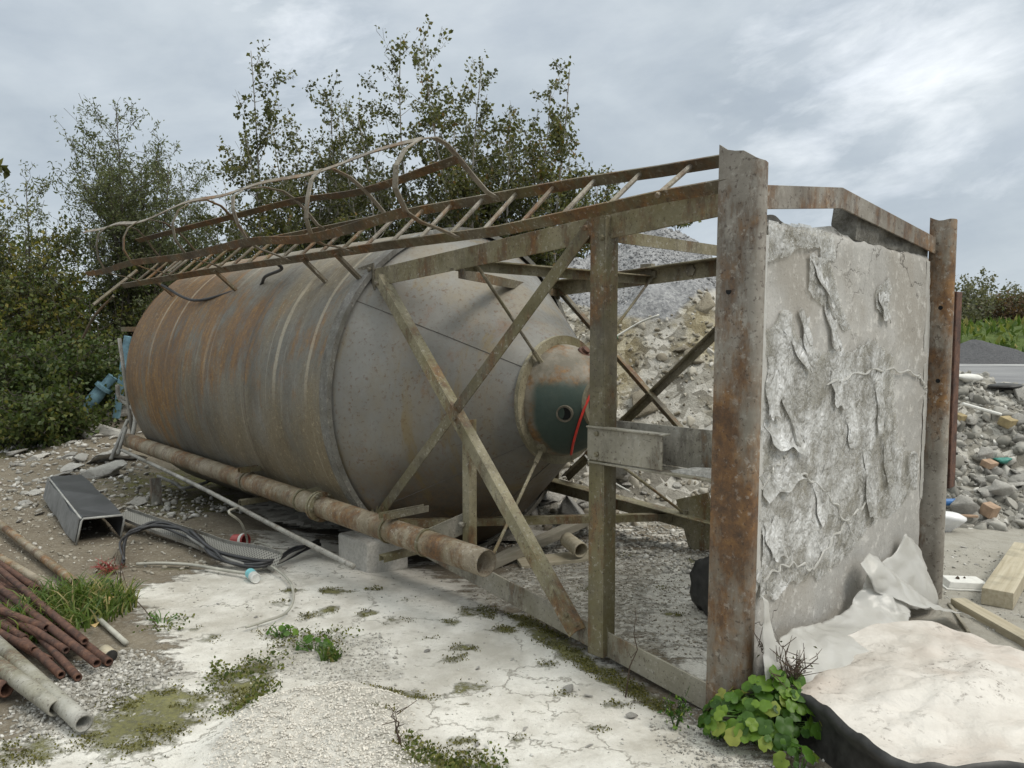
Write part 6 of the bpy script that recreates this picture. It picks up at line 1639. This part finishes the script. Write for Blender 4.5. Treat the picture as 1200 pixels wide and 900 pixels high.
for (px, py, rx, n, lr, sd_, lab) in ((328, 744, .09, 16, .034, 6, 'left one of the two small weeds on the white dust'), (368, 760, .10, 18, .034, 7, 'right one of the two small weeds on the white dust'), (20, 728, .16, 26, .045, 8, 'broad leaved weed by the left edge in the grass'), (120, 690, .12, 20, .035, 9, 'broad leaved weed at the top of the big grass clump'), (190, 728, .10, 14, .015, 10, 'thin grey green weed on the bare dirt patch')):
    leafy_plant('small_weed', onground(px, py), rx, rx * .8, .06, n, lr * .62, sd_, lab, 'weed')
def stemmy(name, base, h, n, seed, label, cat, mat, lmat=None, nl=0, ls=.02, spread=.3):
    rr = np.random.default_rng(seed); t = thing(name, label, cat, base); base = np.asarray(base); mb = MB(); LPs = []
    for i in range(n):
        d = np.array([rr.normal() * spread, rr.normal() * spread, 1.0]); hh = h * rr.uniform(.6, 1)
        pts = [base + d * hh * f + np.array([rr.normal(), rr.normal(), 0]) * .012 * f for f in np.linspace(0, 1, 6)]
        mb.tube(pts, [.0042, .0036, .003, .0025, .002, .001], 5)
        for f in rr.uniform(.3, 1, 5):
            p = base + d * hh * f; mb.tube([p, p + rr.normal(size=3) * .03 + [0, 0, .02]], [.002, .001], 4)
        for f in rr.uniform(.2, 1, max(1, nl // n) if nl else 0): LPs.append(d * hh * f + rr.normal(size=3) * .012)
    mb.build('stem', mat, t)
    if nl: link('leaves', leaf_mesh(np.array(LPs), ls, rr, lmat, 'leaves', 2.2, .1), WM[t.name], t)
    return t
stemmy('dead_stalk', onground(733, 806), .42, 1, 3, 'single dark dead stalk standing in front of the near bottom beam', 'dead stalk', M_DEADSTEM, None, 0, .02, .05)
stemmy('dead_stalk', onground(469, 893), .2, 2, 5, 'short dead twig at the bottom edge beside the aggregate lump', 'dead stalk', M_DEADSTEM, None, 0, .02, .15)
stemmy('fern_sprig', onground(792, 843), .16, 4, 6, 'small green sprig at the end of the near bottom beam', 'sprig', M_GRASS, M_MALLOW, 46, .028, .25)
stemmy('dry_twigs', at(930, 800, .2) , .13, 16, 8, 'tuft of dry brown twigs at the corner of the cream pad', 'dry twigs', M_DEADSTEM, M_BIRCH, 40, .02, .9)
stemmy('dead_stalk', onground(140, 690), .3, 2, 9, 'dark seed stalk rising from the big grass clump', 'dead stalk', M_DEADSTEM, None, 0, .02, .2)
stemmy('red_weed', onground(128, 672), .07, 14, 10, 'low dark red weed on the gravel behind the grass', 'weed', M_REDCAP, M_FARRED, 60, .03, .9)

# ------------------------------------------------------------------ small things on the yard
# chute
pa, pb = at(78, 562, .19), at(121, 611, .15)
ax_ = pb - pa; ax_ /= np.linalg.norm(ax_); sd_ = np.cross(ax_, ZX); sd_ /= np.linalg.norm(sd_)
t = thing('plastic_chute', 'dark grey open plastic chute lying on the dirt left of the pipe', 'chute', (pb[0], pb[1], 0))
if sd_[0] < 0: sd_ = -sd_
mb = MB(); Wd = 0.15
prof = [(-Wd * 1.25, -.15), (-Wd * 1.0, .02), (-Wd * .9, .04), (Wd * .9, .03), (Wd * .98, .0), (Wd * .8, -.14)]
mb.grid([[pa + sd_ * a * .9 + ZX * b * 1.0 for a, b in prof]] + [[pa + (pb - pa) * f + sd_ * a + ZX * (b + .012 * math.sin(9 * f + a * 9)) for a, b in prof] for f in (.2, .4, .6, .8, 1.0)])
mb.build('shell', M_CHUTE, t, smooth=False, solid=.012)
mb = MB(); mb.grid([[pa + (pb - pa) * f + sd_ * (-Wd * (1 - b * 1.5) - .016) + ZX * (b - .02 * math.sin(f * 11)) for b in (-.15, -.05, .03)] for f in (0, .25, .5, .75, 1.0)])
mb.build('pale_side', M_CHUTE_SIDE, t, solid=.004)
mb = MB(); mb.tube([pa + sd_ * (-Wd) + ZX * .04, pb + sd_ * (-Wd) + ZX * .042], .008, 6); mb.tube([pb + sd_ * a * 1.0 + ZX * b for a, b in prof], .009, 6)
mb.build('worn_edge', M_CHUTE_IN, t, smooth=True)
# perforated cable tray
def m_perf():
    N = NT('perforated_galvanised_sheet')
    vv = N.map((66, 66, 0)); X = N.xyz(vv)
    fx = N.math('FRACT', N.math('ADD', X[0], N.math('MULTIPLY', N.math('FLOOR', N.math('MODULO', X[1], 2.0)), 0.5))); fy = N.math('FRACT', X[1])
    d = N.math('SQRT', N.math('ADD', N.math('POWER', N.math('SUBTRACT', fx, .5), 2.0), N.math('POWER', N.math('SUBTRACT', fy, .5), 2.0)))
    hole = N.ramp(d, [(0.27, 1.0), (0.33, 0.0)])
    n = N.noise(30, 5, .7)
    return N.out(N.mix(N.math('MULTIPLY', hole, .9), N.mix(n, (0.22, 0.21, 0.185), (0.34, 0.33, 0.295)), (0.05, 0.045, 0.036)), 0.55, 0.3)
M_PERF = m_perf()
t = thing('cable_tray', 'perforated grey metal cable tray lying twisted among black cables', 'cable tray', at(230, 640))
pts = [at(142, 602, .10), at(185, 618, .08), at(232, 634, .06), at(262, 645, .05), at(300, 652, .07), at(326, 660, .05)]
path = catm(pts, 5); tw = np.linspace(0.1, 0.9, len(path))
wds = np.array([np.array([0.45, 0.75, 0.2 + w_]) for w_ in tw])
MB().strap(path, wds, .115, .003).build('tray_base', M_PERF, t)
nrm_ = [np.cross(path[min(i + 1, len(path) - 1)] - path[max(i - 1, 0)], wds[i]) for i in range(len(path))]
for sg in (-1, 1):
    e = [p + wds[i] / np.linalg.norm(wds[i]) * .058 * sg + ZX * .012 for i, p in enumerate(path)]
    MB().strap(e, np.array([0, -.3, 1.0]), .03, .003).build('tray_side', M_GALV, t)
# cables
def cable(name, pts, rad_, mat, label, cat='cable', group=None):
    return tag(MB().tube(catm(pts, 7), rad_, 7).build(name, mat, smooth=True), label, cat, group)
cab = [at(148, 660, .02), at(146, 640, .06), at(160, 622, .10), at(190, 618, .12), at(225, 628, .10), at(250, 648, .06), at(275, 662, .03), at(310, 665, .02), at(345, 650, .03), at(372, 638, .05)]
for k in range(7):
    rr = np.random.default_rng(300 + k); cpts = [p + np.array([rr.normal() * .025, rr.normal() * .03, abs(rr.normal()) * .02]) for p in cab[(0 if k < 2 else 4 if k < 5 else 2):]]
    cable('black_cable', cpts, .010 if k % 2 else .013, M_BLACKCABLE if k != 4 else M_GREYCABLE, 'black cable in the loose bundle running over the cable tray', 'cable', 'cables of the loose bundle')
cable('pale_hose', [at(160, 661, .02), at(190, 660, .02), at(225, 662, .02), at(262, 668, .02), at(290, 672, .02)], .011, M_WIRE, 'pale hose lying straight on the ground below the black cables', 'hose')
cable('pale_wire', [L(3.95, -.34, .30), at(268, 600, .45) , at(282, 612, .30), at(289, 630, .12), at(291, 645, .02), at(300, 636, .02), at(316, 642, .02), at(310, 662, .03), at(296, 668, .02)], .008, M_WIRE, 'pale wire dropping from the conduit to the red tub', 'wire')
cable('pale_wire', [at(286, 655, .03), at(315, 662, .03), at(338, 680, .02), at(344, 700, .02), at(335, 718, .015), at(310, 728, .012), at(288, 735, .012)], .008, M_WIRE, 'pale wire curling across the white dust past the can', 'wire')
cable('thin_wire', [at(138, 650, .15), at(150, 690, .03), at(170, 715, .012), at(185, 735, .01)], .003, M_DEADSTEM, 'thin dark wire crossing the bare dirt patch', 'wire')
cable('grey_hose', [at(185, 558, .05), at(205, 566, .05), at(215, 572, .05), at(240, 566, .06), at(250, 560, .08)], .016, M_GREYCABLE, 'grey hose loop under the near side of the tank', 'hose')
cable('hanging_cable', [L(6.05, -.08, 2.06), L(5.5, .0, 1.9), L(4.9, .13, 1.97), L(4.55, .16, 1.99), L(4.35, .12, 2.06), L(3.95, .05, 2.09), L(3.85, -.03, 2.12)], .013, M_BLACKCABLE, 'black cable sagging from the ladder over the top of the tank', 'cable')
cable('red_cable', [L(1.62, 1.03, 1.33), L(1.578, .973, 1.277), L(1.583, .90, 1.199), L(1.625, .865, 1.062), L(1.70, .89, .915), L(1.80, .975, .80)], .0085, M_RED, 'red cable hanging over the green outlet dome', 'cable')
cable('white_strap', [L(1.78, 1.12, 1.44), L(1.70, 1.20, 1.53), L(1.55, 1.34, 1.66), L(1.4, 1.38, 1.72)], .007, M_WHITEWIRE, 'white strap tied to the top of the outlet dome', 'strap')
MB().tube([L(1.69, 1.21, 1.54), L(1.64, 1.25, 1.58)], .016, 8).build('tag', M_GREENTAG, bpy.data.objects['white_strap'])
cable('white_strap', [L(1.72, 1.02, .80), L(1.66, 1.06, .72), L(1.58, 1.15, .62), L(1.50, 1.22, .56)], .006, M_WHITEWIRE, 'short white strap hanging under the outlet dome', 'strap')
mb = MB(); c_ = L(1.795, 1.08, 1.465); nn_ = c_ - L(2.1, TUC, TZC); nn_ /= np.linalg.norm(nn_)
mb.lathe(c_, nn_, [(0, 0), (0, .045), (.02, .045), (.025, .03), (.045, .03), (.045, 0)], 12); mb.build('cap_lug', M_RUST, silo)
# red cap, can
c_ = onground(283, 641); t = thing('red_tub', 'faded red plastic tub lying on its side by the cable tray', 'tub', c_)
ad = np.array([.9, -.35, .1]); ad /= np.linalg.norm(ad)
MB().lathe(c_ + [-.06, .02, .05], ad, [(0, 0), (0, .05), (.11, .052), (.11, .044), (.02, .042), (.02, 0)], 22).build('shell', M_REDCAP, t, smooth=False, fixn=True)
MB().lathe(c_ + [-.06, .02, .05] + ad * .075, ad, [(0, .0525), (.0, .056), (.022, .056), (.022, .0525)], 22).build('band', M_FOAM, t, fixn=True)
c_ = onground(296, 680); t = thing('drink_can', 'white and turquoise can lying below the black cables', 'can', c_)
ad = np.array([.55, -.8, 0]); ad /= np.linalg.norm(ad)
MB().lathe(c_ + [-.05, .09, .034] - ad * .0, ad, [(0, 0), (0, .026), (.012, .033), (.145, .033), (.152, .028), (.148, .024), (.148, 0)], 22).build('body', M_CANWHITE, t, smooth=False, fixn=True)
MB().lathe(c_ + [-.05, .09, .034] + ad * .013, ad, [(0, .0335), (.075, .0335)], 22).build('label_band', M_CYAN, t)
p = onground(185, 590)
tag(MB().channel((p[0], p[1], -.02), (p[0] - .02, p[1] + .02, .24), UX, .09, AX, .05, .008).build('channel_stub', M_GALV), 'short grey steel channel stub standing upright in the mossy dirt', 'steel stub')
# foundation block under the clamps
p = onground(425, 660)
V = []
mb = MB().bar(L(2.80, .03, -.06), L(3.20, .05, -.06), UX, .34, ZX, .24)
tag(mb.build('concrete_footing', M_ROCKPALE, bevel=.02), 'pale concrete footing block under the pipe clamps', 'concrete block')
# planks and scrap under the cone
def plank(pa, pb, w, h, mat, label, name='timber_plank', za=0.0, zb=0.0, up=ZX, cat='plank', par=None):
    a = np.array([pa[0], pa[1], gz(pa[0], pa[1]) + za]); b = np.array([pb[0], pb[1], gz(pb[0], pb[1]) + zb]); sd2 = np.cross(b - a, up)
    d = (b - a)
    org = (a + b) / 2
    ang = math.atan2(d[1], d[0])
    mb = MB().bar(a, b, sd2, w, up, h, -w / 2, 0)
    mw = Matrix.Translation(Vector(org)) @ Matrix.Rotation(ang, 4, 'Z')
    return tag(mb.build(name, mat, mw=mw, bevel=.004), label, cat)
plank(at(566, 660), at(694, 625), .10, .06, M_WOOD2, 'weathered plank leaning up under the cone', za=.0, zb=.12)
plank(at(608, 655), at(700, 650), .20, .03, M_WOOD, 'pale flat board under the cone beside the pipe scrap', za=.0, zb=.0)
pa, pb = at(690, 640, .07), at(668, 634, .09)
tag(MB().pipe(at(664, 632, .10), at(681, 645, .07), .055, .006, 18).build('pipe_scrap', M_WOOD, smooth=True, fixn=True), 'short pale pipe scrap lying on the board under the cone', 'pipe')
# timber on the right
plank(at(1168, 713), at(1203, 651), .16, .10, M_WOOD, 'thick weathered timber beam lying at the right edge', 'timber_beam', cat='timber')
plank(at(1122, 712), at(1225, 770), .09, .045, M_WOOD, 'thin pale plank between the timber beam and the pad', za=.0)
plank(at(1112, 712), at(1135, 745), .02, .015, M_WOOD2, 'thin grey slat beside the thin pale plank')
# foam tray
c_ = onground(1128, 688); t = thing('foam_tray', 'dirty white foam tray on the ground right of the far post', 'tray', c_)
w_, d_, hh = .125, .10, .05
ring = lambda s, z: [c_ + np.array([x * s, y * s, z]) for x, y in ((-w_, -d_ * .6), (w_, -d_), (w_ * 1.1, d_ * .7), (-w_ * .8, d_))]
mb = MB(); mb.hexa(ring(1.12, 0.0) + ring(1.12, .012)); mb.hexa(ring(1.0, .0125) + ring(.86, hh))
mb.build('body', M_FOAM, t, bevel=.004)
V, F = PROTO1[2]; mb = MB(); mb.add(c_ + [-.03, .01, hh + .006] + V * .02, F); mb.add(c_ + [.02, .02, hh + .005] + V * .012, F); mb.build('dirt', M_DEADSTEM, t)
# white bag and scraps at the foot of the right rubble
def blob(name, c, sz, mat, label, cat, seed, amp=.35):
    V, F = rock_proto(seed, 3, 5, .6); V = V * (1 + amp * (ridge(V * 2.2, 3, seed)[:, None] - .55))
    mb = MB(); mb.add(np.asarray(c) + V * np.asarray(sz), F); return tag(mb.build(name, mat, smooth=True), label, cat)
p = onground(1108, 622); blob('white_bag', p + [0, 0, .07], (.18, .12, .12), M_WHITEBAG, 'crumpled white plastic bag at the foot of the right rubble', 'bag', 5)
x_, y_ = at(1134, 452, .9)[:2]; s_ = 8.4 / at(1134, 446, 1.25)[1]
xx, yy = 5.0, 8.4
pw = np.array([at(1133, 444, 1.15)[0], at(1133, 444, 1.15)[1]])
def on_mound(px, py):
    dx = (px - 600) / F_; dz = -(py - 450) / F_; d = np.array([dx, _c + _s * dz, -_s + _c * dz])
    for t_ in np.arange(5.5, 14, .02):
        q = np.array([0, 0, CAMH]) + d * t_
        if q[2] <= max(mh_at(q[None, :2])[0], -0.02): return q
    return q
blob('foam_lump', on_mound(1134, 450) + [0, 0, .06], (.13, .1, .085), M_FOAM, 'rounded white foam lump on top of the right rubble bank', 'foam', 8, .1)
blob('black_rag', on_mound(1180, 458) + [0, 0, .04], (.22, .12, .05), M_BLACKPLAS, 'flat black rag on top of the right rubble bank', 'rag', 9, .3)
for px, py, m, lab, nm, sz in ((1178, 500, M_YELLOW, 'yellow brick on the right rubble bank', 'yellow_brick', (.085, .055, .042)), (1155, 549, M_ORANGE, 'orange brick piece in the middle of the right rubble bank', 'orange_brick', (.065, .045, .03)), (1121, 494, M_YELLOW, 'small yellow brick piece by the right rusty post', 'brick_piece', (.05, .04, .03)), (1155, 603, M_ORANGE, 'tan brick lump low on the right rubble bank', 'brick_lump', (.06, .05, .05))):
    c_ = on_mound(px, py) + np.array([0, -.05, .05]); mb = MB()
    R3 = np.array(Matrix.Rotation(.5, 3, 'Z') @ Matrix.Rotation(.35, 3, 'X'))
    mb.hexa([c_ + R3 @ (np.array(sz) * q) for q in ((-1, -1, -1), (1, -1, -1), (1, 1, -1), (-1, 1, -1), (-1, -1, 1), (1, -1, 1), (1, 1, 1), (-1, 1, 1))])
    tag(mb.build(nm, m, bevel=.006, fixn=True), lab, 'brick')
c_ = on_mound(1112, 592) + np.array([0, -.06, .04]); t = thing('plastic_bottle', 'blue bottle with white end low on the right rubble bank', 'bottle', c_)
MB().lathe(c_, (1, -.1, .03), [(-.08, 0), (-.08, .03), (.05, .03), (.08, .015)], 16).build('body', M_BLUEBOT, t, fixn=True)
MB().lathe(c_, (1, -.1, .03), [(.0801, .0), (.08, .028), (.13, .026), (.14, 0)], 16).build('cap', M_WHITEBAG, t, fixn=True)
c_ = on_mound(1148, 492); tag(MB().tube([c_ + [-.2, -.05, .16], c_ + [.14, -.1, .06]], .018, 8).build('white_pipe', M_FOAM), 'thin white pipe sticking out of the right rubble bank', 'pipe')
c_ = on_mound(1173, 545); blob('teal_wrapper', c_ + [0, -.04, .05], (.1, .05, .04), M_TEAL, 'teal wrapper scrap in the right rubble bank', 'wrapper', 12)
c_ = on_mound(1108, 604); plank(c_[:2] + [-.1, -.1], c_[:2] + [.2, -.12], .03, .02, M_ORANGE, 'thin orange wood strip at the foot of the right rubble', 'wood_strip', za=.08, zb=.08, cat='wood strip')
c_ = onground(1107, 637); 
# black bag behind the near post
p = L(.55, .62, 0); blob('black_bag', onground(822, 722) + [.07, .05, .15], (.12, .11, .25), M_BLACKPLAS, 'black plastic bag slumped behind the near rusty post', 'bag', 15, .6)
# blue machine part beyond the roof end
t = thing('blue_machine_part', 'faded blue motor part lying beyond the roof end of the tank', 'machine part', at(130, 520))
bp = at(128, 500, .45); bq = L(7.9, .55, 1.12)
a_ = np.array([-5.95, 10.6, .52]); b_ = np.array([-5.45, 10.75, 1.15])
MB().lathe(a_, b_ - a_, [(0, 0), (0, .12), (.05, .12), (.05, .09), (.4, .09), (.4, .12), (.45, .12), (.45, .07), (.62, .07), (.62, 0)], 24).build('housing', M_BLUE, t, fixn=True)
MB().bar(a_ + [-.42, 0, .05], a_ + [.12, .05, -.10], (0, 1, 0), .24, ZX, .05, -.12, 0).build('foot_plate', M_BLUE, t, bevel=.006)
MB().bar(a_ + [.35, .1, -.1], a_ + [.55, .1, 1.05], (1, 0, 0), .09, (0, 1, 0), .05).build('arm', M_BLUE, t, bevel=.006)
# dead leaves near the grass
for i, (px, py) in enumerate(((122, 716), (128, 710), (28, 722), (60, 742), (112, 741))):
    c_ = onground(px, py, .05); mb = MB(); a = i * 1.3; s = .045
    ex = np.array([math.cos(a), math.sin(a), .1]); ey = np.array([-math.sin(a), math.cos(a), .25])
    mb.grid([[c_ - ex * s + ey * 0, c_ - ex * s * .2 + ey * s * .5 + ZX * .012, c_ + ex * s], [c_ - ex * s * 1.001, c_, c_ + ex * s * 1.001], [c_ - ex * s, c_ - ex * s * .2 - ey * s * .5 + ZX * .012, c_ + ex * s]])
    tag(mb.build('dead_leaf', M_LEAFTAN, smooth=True), 'tan dead leaf lying by the grass and rusty pipes', 'leaf', 'dead leaves by the grass')
